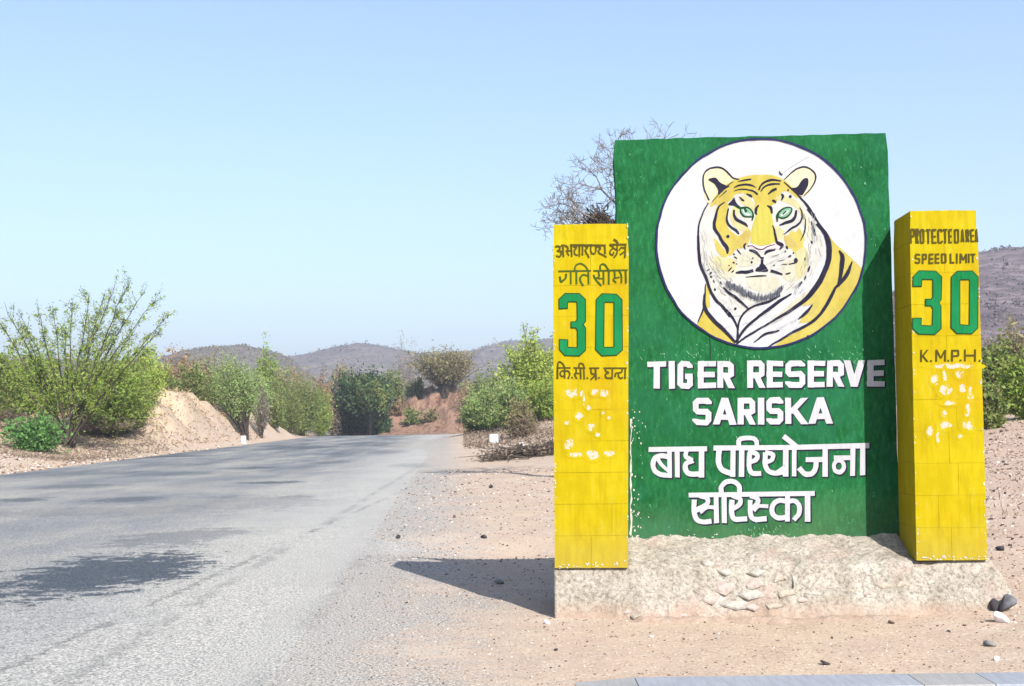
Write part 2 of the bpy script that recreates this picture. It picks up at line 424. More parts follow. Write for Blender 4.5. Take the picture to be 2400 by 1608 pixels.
# ------------------------------------------------------------------ vegetation tools
def tubes(segs, sides=4):
    """segs: list of (p0, p1, r0, r1)"""
    p0 = np.array([s[0] for s in segs], dtype=float); p1 = np.array([s[1] for s in segs], dtype=float)
    r0 = np.array([s[2] for s in segs]); r1 = np.array([s[3] for s in segs])
    d = p1 - p0; d /= np.linalg.norm(d, axis=1)[:, None] + 1e-9
    q = np.where(np.abs(d[:, 2:3]) < .9, np.array([[0, 0, 1.]]), np.array([[1., 0, 0]]))
    a = np.cross(d, q); a /= np.linalg.norm(a, axis=1)[:, None]; b = np.cross(d, a)
    n = len(segs); V = np.zeros((n, 2 * sides, 3))
    for k in range(sides):
        c, s = math.cos(2 * math.pi * k / sides), math.sin(2 * math.pi * k / sides)
        V[:, k] = p0 + (a * c + b * s) * r0[:, None]; V[:, sides + k] = p1 + (a * c + b * s) * r1[:, None]
    f = np.array([[k, (k + 1) % sides, sides + (k + 1) % sides, sides + k] for k in range(sides)])
    F = (np.arange(n) * 2 * sides)[:, None, None] + f[None]
    return V.reshape(-1, 3), F.reshape(-1, 4)
def bez(a, b, c, t):
    t = np.asarray(t)[:, None]; return a * (1 - t) ** 2 + 2 * b * t * (1 - t) + c * t * t

M_bark = simple('bark_dark', (.085, .065, .05), .4, 12, .9)
M_barkd = simple('bark_painted_shade', (.018, .014, .012), .3, 12, .9)  # darkened bark copy, shade under the gap trees put into its colour
M_barkg = simple('bark_grey', (.24, .21, .19), .35, 12, .9)
M_leaf = dict(
    bright=leafmat('leaf_bright', [(.075, .125, .022), (.13, .20, .035), (.18, .25, .055), (.15, .16, .05), (.10, .17, .03)]),
    lime=leafmat('leaf_lime', [(.12, .20, .03), (.20, .28, .05), (.16, .24, .04), (.22, .25, .07)]),
    mid=leafmat('leaf_mid', [(.06, .095, .025), (.10, .15, .04), (.14, .18, .06), (.14, .12, .06), (.08, .12, .03)]),
    olive=leafmat('leaf_olive', [(.075, .08, .035), (.12, .13, .055), (.16, .165, .08), (.14, .10, .06), (.18, .16, .10)]),
    dark=leafmat('leaf_painted_shade', [(.006, .014, .008), (.012, .026, .013), (.024, .045, .02), (.06, .10, .035)], .1, (1, 1, 1)),  # near-black greens: the shade of the gap is put into the leaf colour
    feather=leafmat('leaf_feather', [(.085, .14, .05), (.14, .21, .075), (.19, .26, .10), (.17, .18, .09), (.12, .19, .06)]),
    rust=leafmat('leaf_rust', [(.12, .07, .04), (.17, .11, .065), (.09, .10, .04), (.20, .15, .09), (.24, .16, .12)]),
    grey=leafmat('leaf_grey', [(.10, .085, .08), (.15, .13, .12), (.12, .12, .08), (.19, .165, .15)]),
    emerald=leafmat('leaf_emerald', [(.025, .075, .02), (.05, .13, .035), (.09, .19, .06)]),
    dry=leafmat('leaf_dry', [(.12, .085, .06), (.18, .13, .095), (.24, .19, .14), (.06, .045, .035)], .1, (1, 1, 1)))

def plant(kind, label, cat, base, rx, ry, h, leaf='mid', ncl=160, per=40, size=(.16, .05), low=.15, stems=6,
          spread=.22, trunk_r=.07, wisps=0, lean=(0, 0), group=None, names=('branches', 'foliage'), outer=.45, seed=None, t0=.45, under=.0, bark=None, spray=.22):
    """a bush or small tree: arching twigs from the base to points of a lumpy crown, leaves along them"""
    global rng
    keep = rng
    rng = np.random.default_rng(seed if seed is not None else abs(hash((round(base[0], 2), round(base[1], 2)))) % 100000)
    root = empty(kind, base); tag(root, label, cat, group)
    per = int(per * 1.4); size = (size[0] * .7, size[1] * .78)
    th = rng.uniform(0, 2 * math.pi, ncl); cz = rng.uniform(-.6, 1, ncl)
    lump = 1 + .20 * np.sin(th * 2 + rng.uniform(0, 6)) + .14 * np.sin(th * 3 + rng.uniform(0, 6)) * np.cos(cz * 3) + .16 * np.sin(th * 5 + cz * 4 + rng.uniform(0, 6))
    rr = rng.uniform(outer, 1.0, ncl) ** .6 * lump
    sr = np.sqrt(np.clip(1 - cz * cz, 0, 1))
    hc = h * (low + (1 - low) * .45); hz = h * (1 - low) * .55
    T = np.column_stack([np.cos(th) * sr * rr * rx, np.sin(th) * sr * rr * ry, hc + cz * hz * rr])
    T[:, 2] = np.maximum(T[:, 2], h * low * .6 + .05)
    spr = rng.random(ncl) < spray          # shoots that stick out of the crown
    kf = np.where(spr, rng.uniform(1.05, 1.32, ncl), 1.0)
    bare = spr & (rng.random(ncl) < .25)
    T[:, 0] *= kf; T[:, 1] *= kf; T[:, 2] = np.where(spr & (cz > .1), np.minimum(T[:, 2] * (1 + (kf - 1) * .6), h * 1.08), T[:, 2])
    T[:, 0] += lean[0] * T[:, 2] / h; T[:, 1] += lean[1] * T[:, 2] / h
    segs = []
    LC, LD = [], []
    for k in range(ncl):
        c = T[k]
        a = np.array([rng.normal(0, .05 * rx), rng.normal(0, .05 * ry), -.1])
        b = np.array([c[0] * rng.uniform(.1, .4), c[1] * rng.uniform(.1, .4), c[2] * rng.uniform(.45, .75)])
        ts = np.linspace(0, 1, 7); P = bez(a, b, c, ts)
        rb = trunk_r * (1 if k < stems else .22) * rng.uniform(.6, 1.1)
        for i in range(6): segs.append((P[i], P[i + 1], rb * (1 - ts[i] * .85), rb * (1 - ts[i + 1] * .85)))
        pk = int(per * (.08 if bare[k] else .55 if spr[k] else 1)); sk = spread * (.45 if spr[k] else 1)
        t = rng.uniform(t0, 1, pk); Q = bez(a, b, c, t)
        LC.append(Q + rng.normal(size=(pk, 3)) * sk * np.array([rx, ry, h * .5]) * .5 * (t[:, None] * .8 + .2))
        LD.append(np.tile((c - b) / (np.linalg.norm(c - b) + 1e-6) + [0, 0, -.15], (pk, 1)))
    for k in range(wisps):
        a0 = rng.uniform(-.9, 1.1)
        c = np.array([math.sin(a0) * rx * rng.uniform(.5, 1.25) + lean[0] * 1.4, rng.normal(0, .4) * ry, h * rng.uniform(.95, 1.3) * (1 - .18 * abs(a0))])
        b = np.array([c[0] * .25, c[1] * .3, c[2] * .62])
        a = np.array([rng.normal(0, .05 * rx), 0, -.1])
        ts = np.linspace(0, 1, 9); P = bez(a, b, c, ts)
        for i in range(8): segs.append((P[i], P[i + 1], trunk_r * .33 * (1.05 - ts[i]) + .008, trunk_r * .33 * (1.05 - ts[i + 1]) + .008))
        m = per
        t = rng.uniform(.5, 1, m) ** .8; Q = bez(a, b, c, t)
        LC.append(Q + rng.normal(size=(m, 3)) * .035 * h)
        LD.append(np.tile(np.array([.3, 0, -.2]), (m, 1)))
        for j in range(5):      # side twigs
            tt = rng.uniform(.5, .95); q = bez(a, b, c, [tt])[0]; e = q + rng.normal(size=3) * h * .09 + np.array([0, 0, h * .05])
            segs.append((q, e, .012, .006)); LC.append(q + (e - q) * rng.uniform(.3, 1, (10, 1)) + rng.normal(size=(10, 3)) * .03 * h); LD.append(np.tile(e - q, (10, 1)))
    if under > 0:
        m = int(ncl * per * under)
        th = rng.uniform(0, 2 * math.pi, m); q = np.sqrt(rng.uniform(0, 1, m))
        LC.append(np.column_stack([np.cos(th) * q * rx * .95, np.sin(th) * q * ry * .95, rng.uniform(0, 1, m) * h * .5]) + 0)
        LD.append(np.tile(np.array([0, 0, 1.0]), (m, 1)))
    Vt, Ft = tubes(segs, 4)
    mesh(names[0], Vt, Ft, bark or M_bark, root)
    C = np.vstack(LC); D = np.vstack(LD)
    C[:, 2] = np.maximum(C[:, 2], 0.0)
    n = len(C)
    sv = np.exp(rng.normal(0, .38, n))
    Vq, Fq = quads(C, sv * size[0], sv * rng.uniform(.7, 1.3, n) * size[1], D, 1.1)
    mesh(names[1], Vq, Fq, M_leaf[leaf], root)
    rng = keep
    return root
def P_(px, py_top, px_w, Y, py_base=None):
    """bush spec from picture measures (display px of a 2340 frame): centre px, top, half width, distance -> base, radius, height"""
    X = at(px * K, 960 * K, Y).x
    z = gz(X, Y)
    zt = at(px * K, py_top * K, Y).z
    return (X, Y, z - .05), px_w * K * Y / FPX, max(.4, zt - z)

def bush(px, top, hw, Y, leaf, label, kind='bush', cat='bush', **kw):
    b, rx, h = P_(px, top, hw * 1.16, Y)
    return plant(kind, label, cat, b, rx, kw.pop('ry', rx * .8), h, leaf, **kw)

# --- left side
def thorn_tree():
    r2 = np.random.default_rng(31)
    Yt = 52.0; bp = at(152 * K, 975 * K, Yt); zb = gz(bp.x, Yt) - .1
    root = empty('thorn_tree', (bp.x, Yt, zb)); tag(root, 'wide open thorn tree with thin splayed stems and wispy yellow green foliage at the left', 'tree')
    ends = [(-60, 760), (-30, 700), (10, 690), (45, 715), (85, 705), (120, 712), (165, 690), (205, 672), (240, 668), (262, 655), (300, 640), (330, 668), (352, 690), (385, 720), (372, 752), (345, 790), (318, 735), (270, 715), (215, 730), (150, 745), (60, 770), (-20, 800), (255, 775), (110, 800), (300, 800)]
    segs, fine, LC, LD = [], [], [], []
    for i, (px, py) in enumerate(ends):
        e = at(px * K, py * K, Yt + r2.normal(0, 1.3)); c = np.array([e.x - bp.x, e.y - Yt, e.z - zb])
        a = np.array([r2.normal(0, .18), r2.normal(0, .18), 0])
        b = np.array([c[0] * r2.uniform(.25, .42), c[1] * .4, c[2] * r2.uniform(.42, .58)])
        ts = np.linspace(0, 1, 13); P = bez(a, b, c, ts); P[1:-1] += r2.normal(0, .035, (11, 3))
        R_ = .046 * (1 - ts) ** .8 + .007
        for k in range(12): segs.append((P[k], P[k + 1], R_[k], R_[k + 1]))
        for j in range(26):
            t_ = r2.uniform(.30, 1); k = min(11, int(t_ * 12)); q = P[k] + (P[k + 1] - P[k]) * r2.random()
            d = (P[k + 1] - P[k]); d = d / np.linalg.norm(d) + r2.normal(0, .55, 3); d /= np.linalg.norm(d)
            L = r2.uniform(.35, 1.0) * (1.15 - .45 * t_)
            q2 = q + d * L + [0, 0, .05]
            fine.append((q, q2, .011, .005))
            m = int(r2.uniform(22, 44) * (1.5 - t_ * .75))
            LC.append(q + (q2 - q) * r2.random((m, 1)) + r2.normal(0, .075, (m, 3))); LD.append(np.tile(d + [0, 0, -.3], (m, 1)))
    V, F = tubes(segs, 5); mesh('trunk', V, F, M_bark, root)
    V, F = tubes(fine, 3); tag(mesh('twigs', V, F, M_bark, root), kind='stuff')
    C = np.vstack(LC); D = np.vstack(LD); sv = np.exp(r2.normal(0, .35, len(C)))
    V, F = quads(C, sv * .105, sv * .034, D, .9); mesh('crown', V, F, M_leaf['bright'], root)
thorn_tree()
bush(40, 790, 120, 60, 'bright', 'dense green shrub behind the wispy thorn tree at the left edge', ncl=150, per=70, size=(.2, .08), low=.1, seed=12)
bush(-70, 770, 120, 52, 'mid', 'green shrub cut by the left edge of the photo', ncl=130, per=60, size=(.2, .08), low=.1, seed=13)
bush(250, 800, 105, 58, 'bright', 'bright green shrub right of the thorn tree stems', ncl=150, per=70, size=(.19, .07), low=.1, seed=14)
bush(283, 868, 66, 60, 'mid', 'rounded olive green bush in front of the sandy bank', ncl=120, per=80, size=(.15, .05), low=.05, seed=15, spread=.3)
bush(325, 775, 60, 66, 'lime', 'tall yellowish green bush left of the bank crest', ncl=90, per=60, size=(.2, .07), low=.1, seed=16)
bush(84, 940, 56, 48.5, 'emerald', 'low bright emerald green plant at the foot of the thorn tree', 'low_plant', 'plant', ncl=170, per=22, size=(.17, .085), low=.02, trunk_r=.02, seed=17, spread=.3)
bush(180, 935, 120, 57, 'dry', 'tangle of dry brown brush under the thorn tree', 'dry_brush', 'brush', ncl=150, per=30, size=(.3, .02), low=.02, trunk_r=.02, seed=18)
bush(20, 930, 60, 58, 'dry', 'dry brown brush beside the emerald plant at the left edge', 'dry_brush', 'brush', ncl=80, per=30, size=(.3, .02), low=.02, trunk_r=.02, seed=19)
bush(112, 880, 60, 62, 'mid', 'dull green bush directly behind the stems of the wispy thorn tree', ncl=120, per=55, size=(.2, .07), low=.02, seed=51)
bush(200, 850, 70, 64, 'feather', 'pale feathery bush between the thorn tree and the sandy bank', ncl=140, per=60, size=(.2, .06), low=.02, seed=52)
bush(20, 850, 75, 66, 'feather', 'pale green feathery bush low at the left edge', ncl=130, per=60, size=(.2, .06), low=.02, seed=53)
bush(300, 815, 50, 62, 'mid', 'green bush rising at the left shoulder of the sandy bank', ncl=120, per=60, size=(.2, .07), low=.05, seed=54)
bush(355, 792, 40, 92, 'lime', 'yellow green bush peeking over the left of the bank crest', ncl=100, per=60, size=(.28, .09), low=.05, seed=55)
bush(230, 905, 50, 62, 'mid', 'low green bush right of the dry brush under the thorn tree', ncl=90, per=55, size=(.16, .05), low=.02, seed=56)
bush(335, 842, 30, 80, 'olive', 'olive scrub hanging over the left top of the sandy bank', ncl=90, per=45, size=(.22, .07), low=.02, seed=75)
bush(478, 872, 24, 80, 'mid', 'low green scrub on the right crest of the sandy bank', ncl=80, per=45, size=(.2, .06), low=.02, seed=76)
bush(625, 900, 26, 98, 'mid', 'green bush at the right end of the sandy bank', ncl=90, per=45, size=(.24, .08), low=.02, seed=77)
bush(590, 858, 34, 96, 'feather', 'pale green bush right above the small grey bush', ncl=110, per=45, size=(.26, .08), low=.02, seed=78)
# --- over and beside the sand bank
bush(440, 835, 42, 84, 'mid', 'green bush growing behind the bank crest left of the feathery bank tree', ncl=110, per=60, size=(.25, .08), low=.02, seed=57)
bush(570, 830, 40, 108, 'feather', 'pale green bush right of the feathery bank tree', ncl=120, per=60, size=(.26, .08), low=.02, seed=58)
bush(640, 842, 38, 118, 'mid', 'green bush between the grey bush and the brownish one', ncl=120, per=60, size=(.28, .09), low=.02, seed=59)
bush(735, 848, 28, 128, 'rust', 'rusty scrub on the slope behind the yellow green roadside bush', ncl=90, per=50, size=(.3, .1), low=.02, seed=60)
bush(760, 862, 22, 134, 'grey', 'grey brown scrub at the left rim of the gap', ncl=80, per=50, size=(.35, .1), low=.02, seed=61)
bush(415, 803, 60, 88, 'rust', 'reddish brown scrub on the skyline behind the sandy bank', ncl=120, per=70, size=(.3, .09), low=.05, seed=20)
bush(470, 806, 55, 94, 'olive', 'olive scrub between the rusty scrub and the feathery bank tree', ncl=110, per=70, size=(.3, .09), low=.05, seed=21)
bush(385, 830, 45, 86, 'mid', 'low green scrub along the top of the sandy bank', ncl=90, per=60, size=(.25, .08), low=.05, seed=22)
bush(612, 796, 42, 124, 'bright', 'bright green tree rising behind the bank against the brown hill', 'small_tree', 'tree', ncl=110, per=70, size=(.35, .12), low=.2, names=('trunk', 'crown'), seed=23)
bush(675, 832, 62, 122, 'rust', 'brownish green bush at the dip behind the bank', ncl=120, per=60, size=(.3, .09), low=.1, seed=24)
def banktree(px, top, hw, X, Y, leaf, label, kind, cat, lean, seed, zb=None, **kw):
    z = gz(X, Y) if zb is None else zb
    zt = at(px * K, top * K, Y).z
    xt = at(px * K, 960 * K, Y).x
    return plant(kind, label, cat, (X, Y, z - .1), hw * K * Y / FPX, hw * K * Y / FPX * .8, zt - z, leaf, lean=((xt - X) * 1.1, 0), seed=seed, **kw)
X = at(560 * K, 975 * K, 82).x
banktree(520, 812, 72, X, 82, 'feather', 'feathery green tree leaning over the sandy bank on dark stems', 'small_tree', 'tree', 0, 25, ncl=170, per=70, size=(.2, .055), low=.36, trunk_r=.11, stems=5, names=('trunk', 'crown'), t0=.55)
bush(597, 882, 24, 88, 'grey', 'small grey leafless bush at the end of the sandy bank', ncl=90, per=45, size=(.2, .03), low=.2, seed=26)
bush(690, 852, 58, 112, 'mid', 'broad olive bush spilling down to the left road edge', ncl=170, per=75, size=(.22, .07), low=.02, seed=27, spread=.3)
bush(732, 893, 28, 121, 'bright', 'yellow green bush on the left road edge before the dark trees', ncl=110, per=70, size=(.2, .07), low=.02, seed=28, spread=.3)
bush(662, 885, 30, 106, 'mid', 'green bush below the broad olive bush on the left road side', ncl=100, per=60, size=(.2, .06), low=.02, seed=29, spread=.3)
# --- gap: dark trees beyond the crest
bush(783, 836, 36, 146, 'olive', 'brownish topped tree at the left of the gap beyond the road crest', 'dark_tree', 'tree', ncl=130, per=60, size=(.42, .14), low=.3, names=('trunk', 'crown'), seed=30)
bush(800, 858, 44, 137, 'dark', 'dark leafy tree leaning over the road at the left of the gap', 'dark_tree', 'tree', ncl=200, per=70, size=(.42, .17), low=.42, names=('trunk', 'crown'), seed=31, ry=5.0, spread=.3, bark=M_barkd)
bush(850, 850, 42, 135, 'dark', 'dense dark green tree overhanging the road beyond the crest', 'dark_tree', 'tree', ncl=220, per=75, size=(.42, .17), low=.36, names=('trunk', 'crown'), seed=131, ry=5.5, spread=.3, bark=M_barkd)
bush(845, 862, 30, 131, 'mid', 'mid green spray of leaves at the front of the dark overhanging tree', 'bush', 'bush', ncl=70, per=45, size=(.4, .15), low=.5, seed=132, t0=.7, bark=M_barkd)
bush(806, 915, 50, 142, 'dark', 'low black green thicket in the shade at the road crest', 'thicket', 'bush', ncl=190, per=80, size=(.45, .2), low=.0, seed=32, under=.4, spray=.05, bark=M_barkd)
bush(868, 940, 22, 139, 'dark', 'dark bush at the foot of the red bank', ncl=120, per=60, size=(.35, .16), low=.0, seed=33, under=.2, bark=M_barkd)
bush(900, 838, 26, 156, 'mid', 'leafy green tree between the dark tree and the pale tree', 'small_tree', 'tree', ncl=110, per=60, size=(.4, .15), low=.15, names=('trunk', 'crown'), seed=34)
bush(925, 784, 34, 165, 'grey', 'pale almost leafless tree on the skyline above the gap', 'bare_tree', 'tree', ncl=110, per=55, size=(.5, .06), low=.2, names=('trunk', 'crown'), seed=35, bark=M_barkg)
bush(1018, 796, 70, 146, 'olive', 'olive tree with a dark forked trunk on the red bank', 'small_tree', 'tree', ncl=190, per=65, size=(.38, .10), low=.50, names=('trunk', 'crown'), seed=36, trunk_r=.3, stems=5)
bush(940, 925, 18, 141, 'mid', 'small green bush growing on the face of the red bank', ncl=60, per=40, size=(.35, .13), low=.0, seed=37)
bush(1070, 840, 30, 170, 'olive', 'olive bush behind the red bank toward the right shrubs', ncl=90, per=50, size=(.5, .15), low=.05, seed=38)
bush(990, 800, 60, 200, 'grey', 'pale grey scrub behind the olive tree', ncl=110, per=50, size=(.6, .15), low=.1, seed=39)
bush(1100, 850, 36, 120, 'mid', 'dull green bush at the right end of the red bank', ncl=110, per=50, size=(.35, .12), low=.02, seed=62)
bush(1072, 925, 20, 136, 'mid', 'small green bush at the right foot of the red bank', ncl=80, per=40, size=(.35, .12), low=.02, seed=70)
bush(985, 930, 16, 140, 'olive', 'small olive tuft on the middle of the red bank face', ncl=50, per=35, size=(.3, .1), low=.0, seed=71)
bush(905, 905, 16, 145, 'rust', 'rusty scrub on the left shoulder of the red bank', ncl=60, per=40, size=(.35, .1), low=.0, seed=72)
bush(950, 868, 24, 150, 'mid', 'green bush on the crown of the red bank left of the olive tree', ncl=90, per=40, size=(.38, .12), low=.02, seed=73)
bush(1085, 872, 26, 140, 'olive', 'olive scrub right of the forked olive tree on the bank', ncl=90, per=40, size=(.35, .12), low=.02, seed=74)
# --- right of the road, left of the pillar
bush(1095, 915, 34, 72, 'mid', 'low green bush at the left end of the right hand shrubs', ncl=130, per=60, size=(.18, .06), low=.02, seed=65, spread=.3)
bush(1170, 868, 42, 66, 'feather', 'pale green bush in the middle of the right hand shrubs', ncl=140, per=65, size=(.2, .06), low=.02, seed=66)
bush(1250, 800, 45, 80, 'bright', 'bright green tree just touching the left pillar edge', 'small_tree', 'tree', ncl=130, per=65, size=(.22, .08), low=.05, names=('trunk', 'crown'), seed=67)
bush(1190, 905, 30, 60, 'olive', 'olive bush with brown twigs above the dry brush near the pillar', ncl=90, per=50, size=(.17, .05), low=.02, seed=68)
bush(1125, 868, 52, 70, 'feather', 'feathery green bush nearest the road on the right', ncl=190, per=75, size=(.2, .055), low=.02, seed=40, spread=.3)
bush(1150, 835, 50, 82, 'mid', 'mid green bush behind the feathery roadside bush', ncl=140, per=70, size=(.25, .08), low=.05, seed=41)
bush(1215, 782, 62, 76, 'lime', 'tall bright lime green bush beside the left pillar', 'small_tree', 'tree', ncl=190, per=80, size=(.22, .08), low=.05, names=('trunk', 'crown'), seed=42, wisps=16)
bush(1240, 870, 44, 66, 'bright', 'green bush low beside the left pillar edge', ncl=130, per=60, size=(.2, .07), low=.02, seed=43)
bush(1195, 945, 40, 60, 'dry', 'dry red brown brush below the green bushes near the pillar', 'dry_brush', 'brush', ncl=100, per=30, size=(.3, .02), low=.0, trunk_r=.02, seed=44)
bush(1320, 860, 70, 72, 'bright', 'green bush mostly hidden behind the left pillar', ncl=80, per=50, size=(.25, .08), low=.02, seed=45)
# --- right of the right pillar
bush(2290, 790, 50, 36, 'mid', 'green shrub right of the right pillar', ncl=170, per=70, size=(.16, .07), low=.02, seed=46, spread=.3)
bush(2350, 800, 55, 33, 'bright', 'green shrub cut by the right edge of the photo', ncl=150, per=70, size=(.15, .07), low=.02, seed=47, spread=.3)
bush(2225, 800, 45, 38, 'mid', 'green shrub behind the right pillar edge', ncl=100, per=60, size=(.16, .07), low=.02, seed=48)
bush(2560, 800, 70, 40, 'mid', 'green shrub standing beyond the right edge of the photo', ncl=120, per=50, size=(.16, .07), low=.02, seed=90)
bush(2760, 790, 90, 46, 'olive', 'olive shrub farther beyond the right edge of the photo', ncl=120, per=50, size=(.18, .07), low=.02, seed=91)
bush(2320, 745, 70, 60, 'olive', 'dull olive scrub above the green shrubs on the right', ncl=150, per=60, size=(.28, .08), low=.1, seed=49)
bush(2262, 875, 30, 31, 'mid', 'small leafy green bush at the foot of the right hand shrubs', ncl=80, per=50, size=(.12, .06), low=.0, seed=50, spread=.3)

# --- bare tree behind the sign
def bare_tree():
    r2 = np.random.default_rng(5)
    Yt = 26.0
    bx = at(1402 * K, 960 * K, Yt).x
    root = empty('bare_tree', (bx, Yt, gz(bx, Yt) - .1))
    tag(root, 'leafless grey thorn tree standing behind the green sign wall', 'tree')
    segT, segB = [], []
    def grow(p, d, L, rd, lv):
        n = 3
        for i in range(n):
            d2 = d + r2.normal(size=3) * .16 + np.array([0, 0, .02]); d2 /= np.linalg.norm(d2)
            q = p + d2 * L / n
            rq = rd * (1 - .22 * (i + 1) / n)
            (segT if lv < 1 else segB).append((p, q, rd * (1 - .22 * i / n), rq))
            p, d = q, d2
        if lv >= 6: return
        for k in range(3 if lv < 4 else (3 if r2.random() < .7 else 4)):
            a = d + r2.normal(size=3) * (.62 if lv < 5 else .85); a[2] += .08; a /= np.linalg.norm(a)
            grow(p, a, L * r2.uniform(.62, .82), max(.0052, rq * .64), lv + 1)
    # two leaders, one leaning left, one going up behind the wall
    z0 = 0.0
    fork = np.array([.12, 0, 5.1])
    segT.append((np.array([.1, 0, z0]), np.array([.03, 0, 2.8]), .17, .14)); segT.append((np.array([.03, 0, 2.8]), fork, .14, .12))
    for d, L, rd in (((-.5, 0, .8), .72, .055), ((-.95, .1, .25), .62, .045), ((-.1, .1, 1), .9, .06), ((.75, -.1, .75), 1.15, .07), ((-.3, .2, .9), .8, .05), ((.55, .2, .95), 1.0, .06), ((-.8, -.2, .6), .68, .045)):
        d = np.array(d, dtype=float); d /= np.linalg.norm(d); grow(fork, d, L * .93, rd, 1)
    V, F = tubes(segT, 7); mesh('trunk', V, F, M_bark, root)
    V, F = tubes(segB, 3); mesh('branches', V, F, M_barkg, root)
    n = 420
    C = np.column_stack([r2.normal(-.25, .17, n), r2.normal(0, .2, n), r2.normal(5.62, .12, n)])
    V, F = quads(C, .26, .04); tag(mesh('twig_cluster', V, F, M_bark, root), kind='stuff')
bare_tree()

# ------------------------------------------------------------------ sign structure frame
PSI = 0.0541
O = Vector((0.79, 9.15, 0))
UD = Vector((math.cos(PSI), -math.sin(PSI), 0)); WD = Vector((-math.sin(PSI), -math.cos(PSI), 0))
def uv(px, py, w):
    """picture point -> (u, z) on the plane w metres in front of the wall face"""
    d = ray(px, py)
    t = (w - (EYEV - O).dot(WD)) / d.dot(WD)
    p = EYEV + d * t
    return ((p - O).dot(UD), p.z)
def wp(u, w, z=0.0): return O + UD * u + WD * w + Vector((0, 0, z))

def paint(name, base, alt, fleck, brush=(3, 40), bs=.5, flk=.7, seed=0, dirt=None):
    t = NT(name, .85, .06)
    co = t.mp((1, 1, 1), (seed, seed * .7, 0))
    a = t.noise(2.3, 5, .6, co)
    st = t.noise(6, 4, .6, t.mp((brush[1] / 6, 1, brush[0] / 6), (seed, 0, 0)))
    c = t.ramp(a, [(.3, base), (.7, alt)])
    c = t.mix(t.math('MULTIPLY', t.ramp(st, [(.45, 0.0), (.75, 1.0)]), .35), c, tuple(min(1, x * 1.45 + .01) for x in base))
    c = t.mix(t.math('MULTIPLY', t.ramp(st, [(.25, 1.0), (.5, 0.0)]), .3), c, tuple(x * .7 for x in base))
    f = t.noise(28, 5, .75, t.mp((1.3, 1, .6)))
    g_ = t.noise(3.1, 2, .5, co)
    c = t.mix(t.math('MULTIPLY', t.ramp(f, [(flk, 0.0), (flk + .06, 1.0)]), t.ramp(g_, [(.45, .15), (.65, .9)])), c, fleck)
    if name == 'green_paint':
        b2 = t.noise(22, 4, .75, t.mp((1.6, 1, .55), (seed, 0, 0), (0, .25, 0)))
        c = t.mix(t.math('MULTIPLY', t.ramp(b2, [(.50, 0.0), (.66, 1.0)]), .55), c, (.022, .150, .055))
        c = t.mix(t.math('MULTIPLY', t.ramp(b2, [(.32, 1.0), (.46, 0.0)]), .5), c, (.0015, .034, .012))
        zz = t.xyz()[2]
        c = t.mix(t.math('MULTIPLY', t.ramp(t.math('SUBTRACT', t.math('ADD', .8, t.math('MULTIPLY', a, .5)), zz), [(.2, 0.0), (.55, 1.0)]), .28), c, (.10, .13, .07))
    if name == 'yellow_paint':
        dr_ = t.noise(4, 4, .7, t.mp((7, 7, .7), (seed, 0, 0)))
        c = t.mix(t.math('MULTIPLY', t.ramp(dr_, [(.50, 0.0), (.68, 1.0)]), .45), c, (.235, .150, .006))
        c = t.mix(t.math('MULTIPLY', t.ramp(dr_, [(.30, 1.0), (.44, 0.0)]), .4), c, (.34, .30, .05))
        zz = t.xyz()[2]
        c = t.mix(t.math('MULTIPLY', t.ramp(t.math('SUBTRACT', t.math('ADD', .55, t.math('MULTIPLY', a, .5)), zz), [(.1, 0.0), (.45, 1.0)]), .30), c, (.22, .17, .08))
    if dirt: c = t.mix(t.math('MULTIPLY', t.ramp(t.noise(1.6, 5, .7, co), [(.48, 0.0), (.68, 1.0)]), .5), c, dirt)
    t.col(c)
    t.bump(t.math('ADD', t.math('MULTIPLY', t.noise(70, 4, .7), .5), t.math('ADD', st, a)), bs, .006)
    return t.m
M_green = paint('green_paint', (.0035, .050, .013), (.012, .100, .032), (.06, .26, .12), brush=(5, 11), seed=2, flk=.60, dirt=(.012, .09, .05))
M_greenD = paint('green_paint_letters', (.004, .105, .03), (.008, .15, .05), (.2, .35, .2), seed=4)
M_yellow = paint('yellow_paint', (.29, .222, .0015), (.31, .252, .0025), (.42, .33, .04), brush=(5, 8), bs=.35, seed=1, flk=.66, dirt=(.30, .165, .004))
M_white = paint('white_paint', (.31, .31, .33), (.35, .35, .37), (.16, .22, .20), bs=.4, seed=3, flk=.63)
M_emb = paint('emblem_white', (.325, .33, .345), (.35, .355, .365), (.28, .29, .33), brush=(6, 8), bs=.3, seed=3, flk=.75)
M_face = paint('tiger_face_white', (.32, .318, .295), (.34, .338, .32), (.28, .275, .22), brush=(9, 9), bs=.3, seed=19, flk=.58)
M_gold = paint('golden_tint_paint', (.315, .285, .13), (.33, .305, .18), (.33, .32, .25), brush=(9, 14), bs=.3, seed=22, flk=.55)
M_tint = paint('cream_tint_paint', (.31, .30, .225), (.33, .32, .26), (.28, .27, .2), bs=.3, seed=18)
M_black = paint('black_paint', (.010, .010, .022), (.018, .016, .03), (.10, .10, .12), bs=.3, seed=5)
M_ink = paint('dark_letter_paint', (0.045, 0.0372, 0.0072), (0.066, 0.054, 0.009), (0.18, 0.15, 0.018), bs=.3, seed=6)
M_inkg = paint('dark_green_letter_paint', (0.027, 0.051, 0.0072), (0.042, 0.072, 0.012), (0.18, 0.18, 0.018), bs=.3, seed=6)
M_greenO = paint('dark_green_outline', (0.006, 0.03, 0.011), (0.01, 0.04, 0.015), (0.05, 0.1, 0.025), seed=6)
M_navy = paint('navy_outline', (.012, .012, .05), (.02, .02, .07), (.1, .1, .2), seed=7)
M_fur = paint('tiger_yellow', (0.285, 0.230, 0.035), (0.32, 0.272, 0.08), (0.43, 0.37, 0.175), brush=(8, 14), bs=.3, seed=8, flk=.62)
